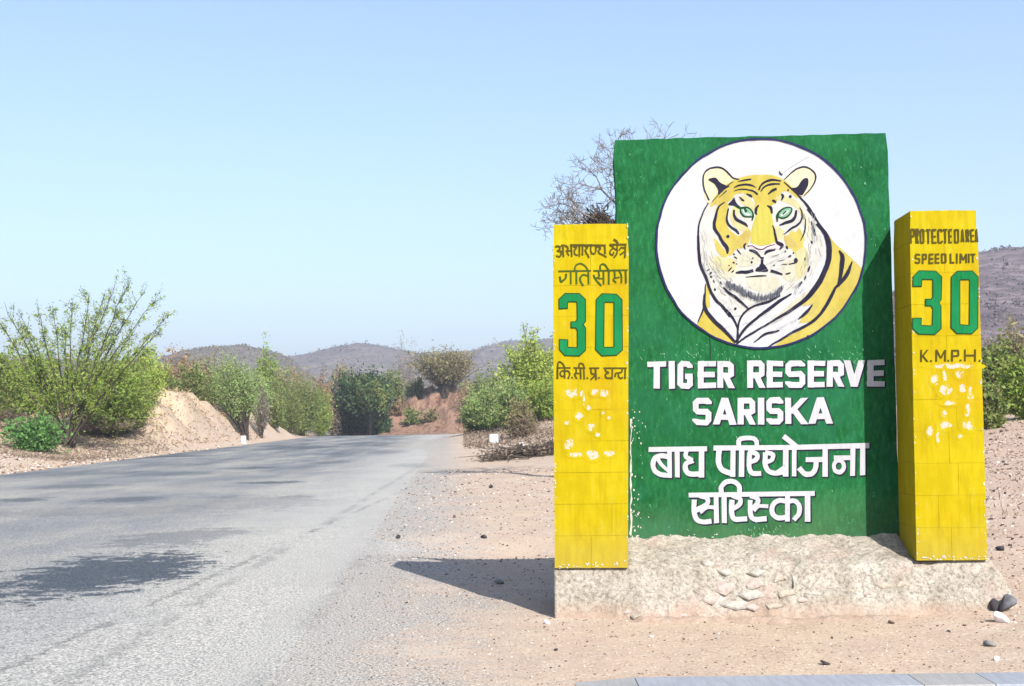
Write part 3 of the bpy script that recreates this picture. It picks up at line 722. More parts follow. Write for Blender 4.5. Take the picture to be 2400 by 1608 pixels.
M_furo = paint('tiger_ochre', (.27, .21, .05), (.31, .26, .12), (.3, .28, .2), brush=(8, 14), bs=.3, seed=9, flk=.6)
M_nose = paint('nose_yellow', (.29, .255, .04), (.32, .30, .07), (.32, .31, .15), bs=.3, seed=10)
M_cream = paint('ear_cream', (0.4, 0.35, 0.21), (0.42, 0.38, 0.26), (0.4, 0.3, 0.25), bs=.3, seed=11)
M_grey = paint('grey_shading', (0.1932, 0.2016, 0.21), (0.2436, 0.252, 0.252), (0.294, 0.294, 0.2856), bs=.3, seed=12)
M_dgrey = paint('dark_grey_shading', (0.054, 0.06, 0.084), (0.108, 0.114, 0.132), (0.18, 0.18, 0.18), bs=.3, seed=13)
M_eye = paint('eye_green', (0.099, 0.216, 0.135), (0.153, 0.27, 0.18), (0.27, 0.36, 0.2925), bs=.3, seed=14)
M_pink = paint('pale_pink', (0.44, 0.319, 0.341), (0.451, 0.363, 0.363), (0.44, 0.385, 0.385), bs=.3, seed=15)
M_patch = paint('scraped_white', (0.468, 0.444, 0.396), (0.48, 0.468, 0.456), (0.48, 0.42, 0.15), bs=.4, seed=16, flk=.55)

# ---- flat paint shapes on a plane ----
def smooth_path(P, closed=False, n=6):
    P = [np.array(p, dtype=float) for p in P]
    if len(P) < 3: return P
    out = []
    m = len(P)
    rngi = range(m if closed else m - 1)
    for i in rngi:
        p0 = P[(i - 1) % m] if (closed or i > 0) else P[i] * 2 - P[i + 1]
        p1, p2 = P[i], P[(i + 1) % m]
        p3 = P[(i + 2) % m] if (closed or i + 2 < m) else p2 * 2 - p1
        for k in range(n):
            t = k / n
            out.append(.5 * ((2 * p1) + (-p0 + p2) * t + (2 * p0 - 5 * p1 + 4 * p2 - p3) * t * t + (-p0 + 3 * p1 - 3 * p2 + p3) * t ** 3))
    if not closed: out.append(P[-1])
    return out
class Paint:
    """collects shapes given in picture points, laid on the plane w of the sign frame"""
    def __init__(s, w, off=0.0, tf=None, org=(0, 0), step=2.5e-5):
        s.w, s.off, s.tf, s.org, s.step = w, off, tf or (lambda x, y: (x, y)), org, step
        s.V, s.F, s.k = [], [], 0
    def _pt(s, p):
        u, z = uv(*s.tf(p[0], p[1]), s.w)
        du, dz = .004 * float(vnoise(u * 11 + 50, z * 11)), .004 * float(vnoise(u * 11, z * 11 + 90)); u += du + .0012 * float(vnoise(u * 60, z * 60 + 30)); z += dz + .0012 * float(vnoise(u * 60 + 9, z * 60))
        return (u - s.org[0], -(s.off + s.k * s.step), z - s.org[1])
    def quad_strip(s, L, R):
        b = len(s.V)
        for l, r_ in zip(L, R): s.V += [s._pt(l), s._pt(r_)]
        for i in range(len(L) - 1): s.F.append((b + 2 * i, b + 2 * i + 1, b + 2 * i + 3, b + 2 * i + 2))
        s.k += 1
    def stroke(s, P, w, smooth=True, closed=False, cap='sq', dx=0, dy=0, grow=0, taper=0, n=5):
        grow = grow + getattr(s, 'bold', 0)
        """w: width or list of widths (source units)"""
        m = len(P)
        W = [w] * m if isinstance(w, (int, float)) else list(w)
        if taper: W = [x * (1 - taper * abs(2 * i / (m - 1) - 1) ** 1.5) for i, x in enumerate(W)]
        PP = [(p[0] + dx, p[1] + dy, W[i] + grow) for i, p in enumerate(P)]
        if smooth and m > 2: PP = smooth_path(PP, closed, n)
        PP = [np.array(p, dtype=float) for p in PP]
        if closed: PP.append(PP[0])
        if cap == 'sq' and not closed:
            e0 = PP[0][:2] - PP[1][:2]; e0 = e0 / (np.linalg.norm(e0) + 1e-9) * PP[0][2] / 2
            e1 = PP[-1][:2] - PP[-2][:2]; e1 = e1 / (np.linalg.norm(e1) + 1e-9) * PP[-1][2] / 2
            PP[0] = np.array([*(PP[0][:2] + e0), PP[0][2]]); PP[-1] = np.array([*(PP[-1][:2] + e1), PP[-1][2]])
        L, R = [], []
        q = len(PP)
        for i in range(q):
            if closed:
                a = PP[i][:2] - PP[i - 1 if i > 0 else q - 2][:2]; b = PP[(i + 1) if i < q - 1 else 1][:2] - PP[i][:2]
            else:
                a = PP[i][:2] - PP[max(i - 1, 0)][:2]; b = PP[min(i + 1, q - 1)][:2] - PP[i][:2]
            if np.linalg.norm(a) < 1e-6: a = b
            if np.linalg.norm(b) < 1e-6: b = a
            a = a / np.linalg.norm(a); b = b / np.linalg.norm(b)
            tdir = a + b
            if np.linalg.norm(tdir) < 1e-3: tdir = a
            tdir = tdir / np.linalg.norm(tdir); nrm = np.array([-tdir[1], tdir[0]])
            mi = 1 / max(.55, float(np.dot(tdir, a)))
            hw = PP[i][2] / 2 * mi
            L.append(PP[i][:2] + nrm * hw); R.append(PP[i][:2] - nrm * hw)
        s.quad_strip(L, R)
    def fill(s, P, smooth=True, n=4):
        PP = smooth_path([(p[0], p[1]) for p in P], True, n) if smooth else [np.array(p, dtype=float) for p in P]
        vs = [s._pt(p) for p in PP]
        tri = tessellate_polygon([[Vector((v[0], v[2], 0)) for v in vs]])
        b = len(s.V); s.V += vs
        for t in tri: s.F.append(tuple(b + i for i in t))
        s.k += 1
    def dot(s, x, y, r, n=10, ry=None):
        s.fill([(x + math.cos(2 * math.pi * i / n) * r, y + math.sin(2 * math.pi * i / n) * (ry or r)) for i in range(n)], False)
    def build(s, name, mat, parent):
        # orient every face toward the viewer (-y local)
        F = []
        for f in s.F:
            a, b, c = [np.array(s.V[i]) for i in f[:3]]
            F.append(f if np.cross(b - a, c - a)[1] < 0 else f[::-1])
        return mesh(name, s.V, F, mat, parent)

# ---- the green wall
wall_tl = uv(1441, 328, 0); wall_tr = uv(2079, 311, 0); wall_r2 = uv(2086, 560, 0)
tlu, trz = wall_tl[0], wall_tr[1]
sign = empty('sign_wall', wp(0, 0, 0), -PSI)
tag(sign, 'tall green painted masonry wall with a round tiger emblem and white English and Hindi lettering', 'sign')
TH = .27
u0, u1 = wall_tl[0], wall_r2[0] + .004
ztl, ztr = wall_tl[1], wall_tr[1]
def slab(name, pl, mat, parent, y0=0.0, y1=TH, jag=0):
    """prism from outline pl (u, z) counter-clockwise, front at y0, back at y1"""
    n = len(pl)
    V = [(u, y0, z) for u, z in pl] + [(u, y1, z) for u, z in pl]
    F = [tuple(range(n)), tuple(range(2 * n - 1, n - 1, -1))] + [(i, n + i, n + (i + 1) % n, (i + 1) % n) for i in range(n)]
    return mesh(name, V, F, mat, parent)
tp = []
N = 26
for i in range(N + 1):
    s_ = i / N
    tp.append((u1 - .012 + (u0 - u1 + .012) * s_, ztr + (ztl - ztr) * s_ + random.uniform(-.004, .004)))
left_edge = [(u0 + random.uniform(-.006, .008) + .0 * k, ztl + (.2 - ztl) * k / 24) for k in range(1, 24)]
right_edge = [(u1 + random.uniform(-.003, .003), .2 + (ztr - .2) * k / 24) for k in range(1, 24)]
left_edge[0] = (u0 - .012, left_edge[0][1])
slab('wall_body', [(u0, .2), (u1, .2)] + right_edge + tp + left_edge, M_green, sign)
# pale rough ribbon of bare plaster at the lower left edge and thin top capping line
M_plaster = simple('bare_plaster', (.62, .60, .55), .2, 40, .9, .5)
pq = Paint(0, .0022)
pe = []
for k in range(22):
    y = 985 + k * 12.6
    pe.append((1479 + random.uniform(-1, 1.0), y, random.uniform(1.0, 5.5)))
pq.stroke([(p[0], p[1]) for p in pe], [p[2] for p in pe], smooth=False)
for k in range(60):
    pq.dot(1478 + abs(random.gauss(0, 14)), random.uniform(960, 1262), random.uniform(.8, 2.2), 6, random.uniform(1, 3))
for k in range(30): pq.dot(random.uniform(1480, 2040), 1258 + random.uniform(-5, 6), random.uniform(1, 4), 6, random.uniform(1, 2.5))
pq.build('flaked_plaster', M_plaster, sign)
pq = Paint(0, .0024)
pq.stroke([(1663, 778), (1663.5, 800), (1664, 826), (1664, 842)], 1.6, False); pq.build('crack', M_black, sign)
pq = Paint(0, .0022)   # light scuffs on the green
for k in range(170):
    a = random.random()
    if a < .5: x, y = random.uniform(1500, 2030), random.gauss(828, 12)
    elif a < .7: x, y = random.gauss(1800, 30), random.gauss(1245, 10)
    else: x, y = random.uniform(1450, 2060), random.uniform(330, 1250)
    if (x - 1783.3) ** 2 + (y - 571) ** 2 < 255 ** 2: continue
    ln = random.uniform(2, 7); an = random.gauss(1.2, .5)
    pq.stroke([(x, y), (x + math.cos(an) * ln, y + math.sin(an) * ln)], random.uniform(.7, 1.5), False)
pq.build('paint_scuff', simple('pale_green_scuff', (.18, .45, .25), .3, 60), sign)

# ---- emblem
A_ = lambda x, y: (1500 + x / 2.852, 300 + y / 2.852)
B_ = lambda x, y: (1630 + x / 7.803, 380 + y / 7.803)
C_ = lambda x, y: (1630 + x / 7.803, 540 + y / 7.803)
ecen = uv(*A_(808, 773), 0)
emb = mesh('emblem', *(lambda a: (a.V, a.F))((lambda p: (p.fill([(808 + math.cos(2 * math.pi * i / 96) * 700, 773 + math.sin(2 * math.pi * i / 96) * 701) for i in range(96)], False), p)[1])(Paint(0, .003, A_))), M_emb, sign)
emb['label'] = 'round white emblem with a painted tiger portrait'
def P2(off, tf=A_): return Paint(0, off, tf)
def disc_arc(a0, a1, n=14):
    return [(808 + math.cos(rad(a0 + (a1 - a0) * i / n)) * 699, 773 + math.sin(rad(a0 + (a1 - a0) * i / n)) * 700) for i in range(n + 1)]
# ring
p = P2(.0095); p.stroke([(808 + math.cos(2 * math.pi * i / 96) * (699 + random.uniform(-1.5, 1.5)), 773 + math.sin(2 * math.pi * i / 96) * 699) for i in range(96)], [random.uniform(11, 16) for _ in range(96)], False, True); p.build('ring', M_navy, emb)
# body and neck yellow
p = P2(.0040)
arc = disc_arc(14, 84, 26)
p.fill([(1165, 600), (1230, 672), (1300, 770), (1400, 862)] + arc + [(960, 1410), (1080, 1348), (1150, 1300), (1060, 1305), (1100, 1240), (1150, 1180), (1070, 1190), (1150, 1105), (1232, 1000), (1270, 880), (1262, 780), (1225, 690)], False)
p.fill([(445, 1040), (470, 1095), (500, 1150), (520, 1200), (500, 1235), (450, 1200), (460, 1260), (540, 1345), (600, 1400), (645, 1448)] + disc_arc(103, 128, 10) + [(400, 1270), (425, 1190), (438, 1110)], False)
fur = p.build('tiger_body_fur', M_fur, emb)
# white highlights inside the body
p = P2(.0046)
p.fill([(470, 1110), (510, 1160), (560, 1210), (610, 1270), (645, 1350), (640, 1400), (560, 1340), (480, 1270), (450, 1220), (470, 1200)])
p.fill([(1185, 690), (1215, 760), (1220, 860), (1190, 960), (1150, 1040), (1165, 900), (1170, 790)])
p.build('tiger_body_highlight', M_emb, emb)
# head white field with grey shading strokes
p = P2(.0050)
p.fill([(470, 500), (420, 560), (392, 680), (388, 800), (405, 920), (450, 1030), (510, 1130), (600, 1250), (700, 1240), (860, 1160), (1000, 1100), (1130, 1000), (1210, 880), (1225, 760), (1180, 620), (1090, 490), (1000, 400), (930, 350), (800, 330), (680, 345), (560, 400)])
p.build('tiger_head_base', M_face, emb)
p = P2(.0054)
p.fill([(430, 460), (445, 480), (470, 500), (560, 410), (560, 385), (640, 345), (605, 318), (565, 280), (520, 264), (460, 277), (427, 312), (421, 370), (430, 420)])
p.fill([(960, 345), (1010, 300), (1060, 272), (1110, 266), (1150, 285), (1168, 330), (1155, 390), (1120, 440), (1085, 462), (1010, 400)])
p.build('ear', M_cream, emb)
p = P2(.0058)
p.fill([(468, 525), (500, 455), (550, 398), (630, 348), (700, 322), (800, 310), (900, 320), (965, 350), (1020, 400), (1065, 450), (1050, 470), (1000, 435), (950, 430), (925, 480), (905, 505), (880, 520), (872, 560), (770, 560), (770, 500), (740, 455), (650, 440), (605, 485), (570, 510), (520, 600), (505, 560), (515, 510)])
p.fill([(560, 505), (592, 520), (578, 620), (592, 670), (640, 712), (665, 720), (720, 672), (740, 715), (700, 800), (645, 812), (600, 860), (575, 805), (530, 720), (508, 640), (525, 560)])
p.fill([(495, 740), (545, 790), (588, 850), (560, 872), (532, 845), (505, 800)])
p.fill([(958, 735), (985, 722), (1012, 690), (1040, 700), (1062, 672), (1085, 705), (1100, 745), (1086, 775), (1098, 812), (1065, 815), (1045, 850), (1012, 812), (985, 805), (972, 775)])
p.build('tiger_head_fur', M_fur, emb)
p = P2(.0062)
p.fill([(700, 690), (735, 710), (715, 790), (670, 800), (650, 770)]); p.fill([(965, 720), (1010, 735), (1050, 790), (1010, 800), (970, 770)])
for k in range(26):
    x, y = random.uniform(480, 620), random.uniform(420, 520); p.stroke([(x, y), (x + 30, y - 30)], 5, False, taper=.6)
p.build('tiger_ochre_shading', M_furo, emb)
p = P2(.0066)
p.fill([(780, 538), (820, 520), (868, 538), (885, 600), (890, 680), (905, 745), (918, 765), (860, 778), (800, 788), (745, 772), (738, 735), (752, 660), (768, 600)])
p.build('nose_bridge', M_nose, emb)
p = P2(.0068)
for a in ([(745, 775), (800, 790), (850, 785), (905, 765), (945, 790), (925, 810), (880, 800), (815, 830), (770, 805), (730, 800)],): p.fill(a)
p.build('nose_pink', M_pink, emb)
p = P2(.0060)
p.fill([(455, 870), (520, 860), (600, 880), (660, 930), (640, 990), (560, 1010), (490, 960)]); p.fill([(960, 900), (1040, 880), (1100, 900), (1090, 980), (1020, 1030), (950, 990)])
p.fill([(720, 1000), (820, 990), (920, 1005), (930, 1050), (880, 1090), (800, 1095), (730, 1060)]); p.fill([(640, 860), (720, 830), (780, 850), (790, 900), (700, 930), (630, 920)])
p.fill([(1100, 560), (1140, 640), (1150, 760), (1120, 720), (1090, 640)]); p.fill([(1180, 1060), (1100, 1160), (1000, 1240), (860, 1310), (940, 1230), (1060, 1130)])
p.build('cream_tint', M_tint, emb)
p = P2(.0061)
p.fill([(905, 470), (960, 455), (1040, 480), (1085, 540), (1110, 620), (1085, 600), (1050, 540), (980, 500)]); p.fill([(500, 850), (560, 875), (610, 870), (600, 930), (545, 950), (500, 910)])
p.fill([(1040, 830), (1100, 800), (1125, 860), (1110, 950), (1060, 1010), (1040, 930)]); p.fill([(900, 660), (960, 690), (950, 740), (915, 740)])
p.fill([(630, 520), (665, 540), (650, 600), (720, 660), (690, 690), (625, 650), (600, 580)]); p.fill([(560, 880), (640, 890), (620, 960), (560, 950)])
p.fill([(700, 450), (760, 500), (755, 560), (700, 520), (660, 480)])
p.build('golden_tint', M_gold, emb)
# grey fur strokes
p = P2(.0070)
rs = random.Random(4)
def hair(cx, cy, sx, sy, n, ang_, ln, w):
    for k in range(n):
        x, y = rs.gauss(cx, sx), rs.gauss(cy, sy); a = ang_ + rs.gauss(0, .2); l = ln * rs.uniform(.6, 1.3)
        p.stroke([(x, y), (x + math.cos(a) * l, y + math.sin(a) * l)], w * rs.uniform(.6, 1.4), False, taper=.7)
hair(430, 800, 12, 90, 34, 1.5, 50, 5); hair(500, 950, 30, 45, 34, 1.0, 45, 5); hair(560, 1030, 30, 30, 18, .8, 40, 5)
hair(1150, 700, 22, 60, 30, 1.4, 55, 6); hair(1120, 900, 20, 60, 26, 1.8, 45, 5); hair(1060, 1040, 30, 25, 24, 2.3, 45, 5)
hair(620, 1150, 50, 40, 22, .8, 45, 4); hair(920, 880, 60, 30, 26, 2.9, 50, 3.5); hair(720, 880, 45, 30, 18, .3, 36, 3)
hair(830, 1230, 120, 50, 22, 2.5, 60, 4); hair(1000, 1250, 80, 60, 18, 2.5, 60, 4); hair(800, 1050, 90, 20, 20, 1.2, 22, 3)
p.build('grey_fur_stroke', M_grey, emb)
# dark fuzzy chin shadow
p = P2(.0075, C_)
for k in range(520):
    t = rs.random()
    pth = [(560, 985), (700, 1030), (830, 1080), (930, 1150), (1080, 1225), (1250, 1240), (1420, 1200), (1530, 1130), (1590, 1040)]
    i = min(7, int(t * 8)); f_ = t * 8 - i
    x = pth[i][0] * (1 - f_) + pth[i + 1][0] * f_ + rs.gauss(0, 12); y = pth[i][1] * (1 - f_) + pth[i + 1][1] * f_ + rs.gauss(0, 26)
    a = rs.gauss(1.3 + t * .6, .3); l = rs.uniform(30, 90)
    p.stroke([(x, y - l / 2), (x + math.cos(a) * l * .4, y + l / 2)], rs.uniform(8, 24), False, taper=.6)
p.build('chin_shadow', M_dgrey, emb)
# eyes
p = P2(.0078, B_)
p.fill([(835, 830), (900, 825), (980, 870), (1035, 930), (1050, 1000), (960, 1010), (880, 970), (840, 900)])
p.fill([(1520, 1000), (1520, 930), (1580, 860), (1660, 830), (1740, 840), (1745, 900), (1690, 970), (1600, 1020)])
p.build('eye', M_eye, emb)
p = P2(.0081, B_)
p.fill([(860, 870), (890, 860), (895, 930), (1000, 960), (960, 990), (880, 940)]); p.fill([(1560, 960), (1640, 900), (1700, 890), (1650, 950), (1570, 990)])
p.build('eye_glint', M_emb, emb)
p = P2(.0083, B_)
p.stroke([(600, 770), (720, 790), (820, 840), (950, 840), (1030, 910), (1050, 1000), (1035, 1080)], [10, 40, 40, 30, 30, 34, 20], cap='')
p.stroke([(820, 840), (830, 920), (880, 990), (960, 1010), (1040, 1010)], 24, cap='')
p.stroke([(1490, 1100), (1495, 1000), (1520, 930), (1590, 860), (1680, 830), (1750, 845), (1750, 910), (1690, 985), (1600, 1030), (1520, 1010)], [20, 46, 36, 30, 26, 26, 30, 30, 30, 24], cap='')
p.stroke([(905, 870), (920, 900)], 44, False); p.stroke([(1600, 950), (1640, 910)], 26, False)
p.build('eye_rim', M_greenO, emb)
# black stripes (upper face)
p = P2(.0085, B_); p.bold = 1
S = lambda pts, w, **k_: p.stroke(pts, w, cap='', **k_)
p_w = 1.18
S([(240, 740), (150, 900), (95, 1040), (60, 1200), (50, 1380), (50, 1600)], [20, 24, 26, 28, 34, 44])
S([(300, 730), (420, 590), (560, 450), (700, 350)], [10, 16, 18, 8]); S([(430, 650), (560, 520)], [6, 20])
S([(780, 350), (880, 330), (1020, 310)], [8, 30, 26]); S([(700, 470), (800, 425), (920, 410), (1020, 425), (1100, 470)], [16, 34, 36, 30, 8])
S([(700, 530), (820, 500), (950, 505), (1060, 540), (1140, 600)], [10, 20, 22, 30, 30])
S([(1160, 520), (1190, 440), (1260, 370), (1380, 330), (1560, 345)], [30, 34, 40, 42, 22]); S([(1190, 550), (1260, 460), (1380, 410), (1540, 405)], [16, 30, 34, 26])
S([(1330, 590), (1400, 530), (1480, 490)], [20, 46, 40]); S([(930, 580), (1000, 615), (1040, 650)], [16, 40, 16]); S([(800, 640), (850, 690), (900, 720)], [14, 36, 14])
S([(1570, 580), (1600, 630), (1570, 700)], [24, 44, 12]); S([(1400, 700), (1440, 720), (1480, 745)], [20, 46, 16]); p.dot(1735, 630, 28); p.dot(1690, 520, 16); p.dot(600, 1360, 30)
p.fill([(700, 650), (725, 700), (760, 770), (820, 820), (740, 800), (620, 790), (600, 765), (650, 720)])
S([(540, 730), (450, 790), (400, 880), (375, 1000), (350, 1120), (360, 1220), (420, 1330), (490, 1440), (580, 1560), (600, 1640)], [14, 26, 34, 44, 54, 54, 50, 50, 50, 20])
S([(600, 850), (575, 950), (570, 1040), (600, 1130), (670, 1200), (750, 1250), (800, 1320)], [22, 30, 36, 38, 40, 46, 20])
S([(705, 870), (705, 960), (750, 1040), (830, 1090), (910, 1140), (960, 1190)], [36, 44, 56, 50, 44, 14])
S([(1160, 790), (1110, 850), (1095, 930), (1120, 960)], [22, 42, 36, 10]); S([(1310, 795), (1380, 840), (1400, 940)], [14, 50, 34])
S([(1845, 880), (1830, 980), (1770, 1070), (1660, 1110), (1530, 1160)], [34, 46, 56, 50, 24])
S([(1910, 830), (1950, 930), (1940, 1050), (1870, 1150), (1750, 1220), (1610, 1330)], [12, 22, 30, 34, 36, 14])
S([(1400, 1160), (1440, 1260), (1470, 1380), (1485, 1480), (1560, 1520), (1580, 1560)], [16, 30, 34, 30, 46, 24])
S([(2010, 1050), (2010, 1180), (1980, 1320), (1920, 1440)], [12, 26, 22, 10]); S([(2120, 1080), (2160, 1220), (2180, 1350)], [10, 40, 34]); S([(2110, 1440), (2130, 1490)], 20)
S([(1610, 365), (1700, 450), (1850, 575), (1960, 700), (2080, 850), (2170, 980), (2240, 1090), (2380, 1290)], [14, 24, 26, 30, 40, 36, 30, 36])
S([(2040, 850), (2100, 900), (2200, 1050)], [30, 60, 20])
S([(255, 690), (200, 600), (150, 480), (135, 340), (160, 210), (250, 120), (380, 90), (480, 110), (590, 190), (690, 280), (800, 310)], [24, 22, 20, 22, 24, 28, 30, 30, 28, 24, 20])
S([(1610, 320), (1720, 220), (1850, 130), (1980, 95), (2090, 130), (2180, 230), (2180, 350), (2100, 490), (1980, 620)], [14, 22, 26, 28, 26, 28, 26, 24, 16])
p.fill([(225, 325), (300, 290), (380, 300), (440, 370), (560, 430), (620, 440), (520, 500), (410, 580), (400, 500), (340, 400)])
p.fill([(1740, 490), (1860, 450), (1940, 340), (2000, 300), (2050, 320), (2050, 430), (1990, 560), (1940, 610), (1850, 560)])
S([(1530, 160), (1550, 210), (1590, 235)], [10, 26, 8])
p.build('stripe', M_black, emb)
# black stripes (muzzle) in lower close-up coordinates
p = P2(.0087, C_); p.bold = 2
S([(50, 100), (55, 350), (75, 520), (110, 690), (170, 830), (225, 950), (270, 1080), (330, 1200), (390, 1290), (480, 1370), (560, 1470), (640, 1580)], [40, 46, 52, 50, 46, 44, 46, 46, 50, 50, 50, 52])
S([(370, 0), (440, 110), (500, 220), (570, 310), (590, 430)], [50, 56, 56, 60, 24])
S([(1440, 0), (1470, 110), (1490, 200), (1550, 250), (1580, 290), (1530, 350)], [26, 34, 34, 60, 60, 16])
S([(920, 240), (895, 290), (920, 350)], [26, 34, 14]); S([(960, 290), (1050, 290), (1130, 340), (1220, 350), (1330, 290), (1450, 250)], [16, 14, 14, 18, 14, 10])
S([(990, 365), (1070, 385), (1130, 430), (1210, 520)], [24, 52, 44, 14]); S([(1260, 440), (1310, 385), (1450, 345)], [24, 48, 24])
S([(1225, 490), (1222, 560), (1215, 640)], [46, 40, 50]); p.fill([(1195, 610), (1245, 610), (1310, 690), (1320, 745), (1200, 750), (1100, 740), (1110, 700), (1160, 665)])
S([(740, 785), (830, 770), (940, 765), (1060, 735)], [26, 52, 54, 50]); S([(1370, 735), (1420, 750), (1500, 775), (1590, 800)], [46, 44, 44, 24])
S([(920, 855), (1080, 840), (1200, 825), (1300, 825)], [8, 22, 26, 10])
for (x, y, x2, y2, w) in ((760, 350, 830, 440, 20), (690, 430, 720, 450, 26), (710, 480, 760, 520, 20), (680, 580, 720, 600, 24), (740, 610, 770, 620, 14), (610, 640, 630, 650, 30),
                          (600, 740, 670, 680, 26), (660, 770, 710, 735, 26), (1660, 290, 1690, 350, 34), (1630, 400, 1660, 380, 26), (1690, 490, 1750, 465, 34), (1780, 410, 1800, 430, 24),
                          (1700, 620, 1850, 590, 22), (1650, 790, 1740, 770, 28), (2090, 650, 2060, 760, 40), (2020, 830, 1990, 910, 30), (1950, 940, 1860, 1050, 36), (2000, 490, 2000, 550, 24),
                          (1560, 620, 1680, 630, 8), (1500, 560, 1620, 540, 8), (1400, 470, 1520, 440, 8), (200, 740, 260, 700, 16), (250, 800, 290, 760, 30), (260, 830, 300, 860, 30), (320, 900, 350, 960, 18), (450, 930, 480, 990, 18), (350, 1060, 375, 1100, 34)):
    p.stroke([(x, y), ((x + x2) / 2, (y + y2) / 2), (x2, y2)], [w * .6, w, w * .5], False, cap='')
p.dot(1830, 550, 38, 12, 46); p.dot(1030, 590, 22); p.dot(1050, 515, 14); p.dot(1435, 635, 14); p.dot(720, 1430, 24)
S([(510, 1040), (600, 1130), (720, 1210), (830, 1310), (960, 1430)], [20, 44, 48, 44, 24])
p.build('stripe', M_black, emb)
# neck and shoulder stripes
p = P2(.0089); p.bold = 0
S([(1180, 640), (1235, 700), (1262, 780), (1258, 880), (1228, 970), (1180, 1060), (1110, 1140), (1020, 1210), (910, 1275), (810, 1335), (720, 1385), (650, 1440)], [14, 26, 34, 36, 34, 34, 30, 22, 16, 14, 14, 12])
S([(655, 1440), (650, 1380), (660, 1300), (690, 1240), (760, 1190), (860, 1160), (940, 1120)], [10, 12, 12, 14, 14, 16, 10])
S([(640, 1430), (700, 1340), (780, 1270), (860, 1210), (930, 1160), (1015, 1108)], [16, 18, 18, 20, 20, 10])
S([(655, 1350), (630, 1290), (590, 1230), (555, 1200)], [10, 14, 18, 16]); S([(650, 1350), (655, 1400), (648, 1445)], 10)
S([(433, 1110), (430, 1180), (450, 1235), (500, 1290), (560, 1350), (640, 1435)], [12, 20, 24, 24, 22, 14]); S([(440, 1040), (435, 1120), (425, 1200), (388, 1300)], [6, 10, 12, 6])
S([(855, 1465), (930, 1420), (1010, 1372), (1080, 1335), (1160, 1290), (1230, 1210), (1280, 1120), (1310, 1060)], [8, 14, 16, 18, 20, 22, 22, 16])
S([(1300, 1075), (1345, 1030), (1390, 970), (1415, 895)], [16, 22, 26, 8]); S([(1325, 1060), (1338, 1000), (1348, 920), (1350, 860), (1330, 820)], [16, 24, 30, 26, 8])
S([(1060, 1275), (1110, 1235), (1150, 1180)], [8, 20, 8]); S([(760, 1430), (840, 1380), (930, 1350)], [6, 16, 10]); S([(1120, 1385), (1130, 1405)], 12)
p.build('stripe', M_black, emb)
p = P2(.0044); S([(940, 310), (1000, 270), (1130, 190)], [3, 5, 3]); S([(1080, 560), (1140, 620)], 3); p.build('scratch', M_grey, emb)

# ---- lettering on the wall
D_ = lambda x, y: (1480 + x / 3.484, 820 + y / 3.484)
E_ = lambda x, y: (1480 + x / 3.902, 1010 + y / 3.902)
def glyph(ch, x0, x1, y0, y1, sw, swh=None):
    """block capital: list of ('s', points) strokes and ('d', p0, p1, halfwidth) slanted bars; picture units, y grows down"""
    swh = swh or sw
    l, r_, t, b = x0 + sw / 2, x1 - sw / 2, y0 + swh / 2, y1 - swh / 2
    m = (t + b) / 2; c = (x0 + x1) / 2; h = sw * .36
    V_ = lambda x, a=t, z=b: ('v', x, y0 if a == t else a, y1 if z == b else z)
    Hh = lambda y, a=x0, z=x1: ('h', y, a, z)
    G = {
        'T': [Hh(t), V_(c)], 'I': [V_(c)], 'E': [V_(l), Hh(t), Hh(m, x0, x1 - sw * .15), Hh(b)], 'L': [V_(l), Hh(b)],
        'G': [('p', [(r_, t + swh * .75), (r_, t + h), (r_ - h, t), (l + h, t), (l, t + h), (l, b - h), (l + h, b), (r_ - h, b), (r_, b - h), (r_, m + swh * .3)]), Hh(m + swh * .3, c, x1)],
        'R': [V_(l), ('p', [(l, t), (r_ - h, t), (r_, t + h), (r_, m - h * .2), (r_ - h, m + swh * .15), (l, m + swh * .15)]), ('d', (c - sw * .05, m), (r_ + sw * .08, y1), sw * .52)],
        'P': [V_(l), ('p', [(l, t), (r_ - h, t), (r_, t + h), (r_, m - h * .2), (r_ - h, m + swh * .15), (l, m + swh * .15)])],
        'S': [('p', [(r_, t + swh * .62), (r_, t + h), (r_ - h, t), (l + h, t), (l, t + h), (l, m - h), (l + h, m), (r_ - h, m), (r_, m + h), (r_, b - h), (r_ - h, b), (l + h, b), (l, b - h), (l, b - swh * .62)])],
        'C': [('p', [(r_, t + swh * 1.3), (r_, t + h), (r_ - h, t), (l + h, t), (l, t + h), (l, b - h), (l + h, b), (r_ - h, b), (r_, b - h), (r_, b - swh * 1.3)])],
        'O': [('c', [(r_, t + h), (r_ - h, t), (l + h, t), (l, t + h), (l, b - h), (l + h, b), (r_ - h, b), (r_, b - h)])],
        'D': [V_(l), ('p', [(l, t), (r_ - h, t), (r_, t + h), (r_, b - h), (r_ - h, b), (l, b)])],
        'A': [('d', (c, y0), (x0 + sw * .5, y1), sw * .56), ('d', (c, y0), (x1 - sw * .5, y1), sw * .56), Hh(y0 + (y1 - y0) * .72, x0 + sw * .8, x1 - sw * .8)],
        'V': [('d', (x0 + sw * .5, y0), (c, y1), sw * .56), ('d', (x1 - sw * .5, y0), (c, y1), sw * .56)],
        'K': [V_(l), ('d', (x1 - sw * .55, y0), (l + sw * .2, y0 + (y1 - y0) * .62), sw * .6), ('d', (l + sw * .75, m - swh * .35), (x1 - sw * .5, y1), sw * .6)],
        'H': [V_(l), V_(r_), Hh(m)],
        'M': [V_(l), V_(r_), ('d', (l, y0), (c, y0 + (y1 - y0) * .7), sw * .5), ('d', (r_, y0), (c, y0 + (y1 - y0) * .7), sw * .5)],
        '.': [('v', c, y1 - swh, y1)],
    }
    return G[ch]
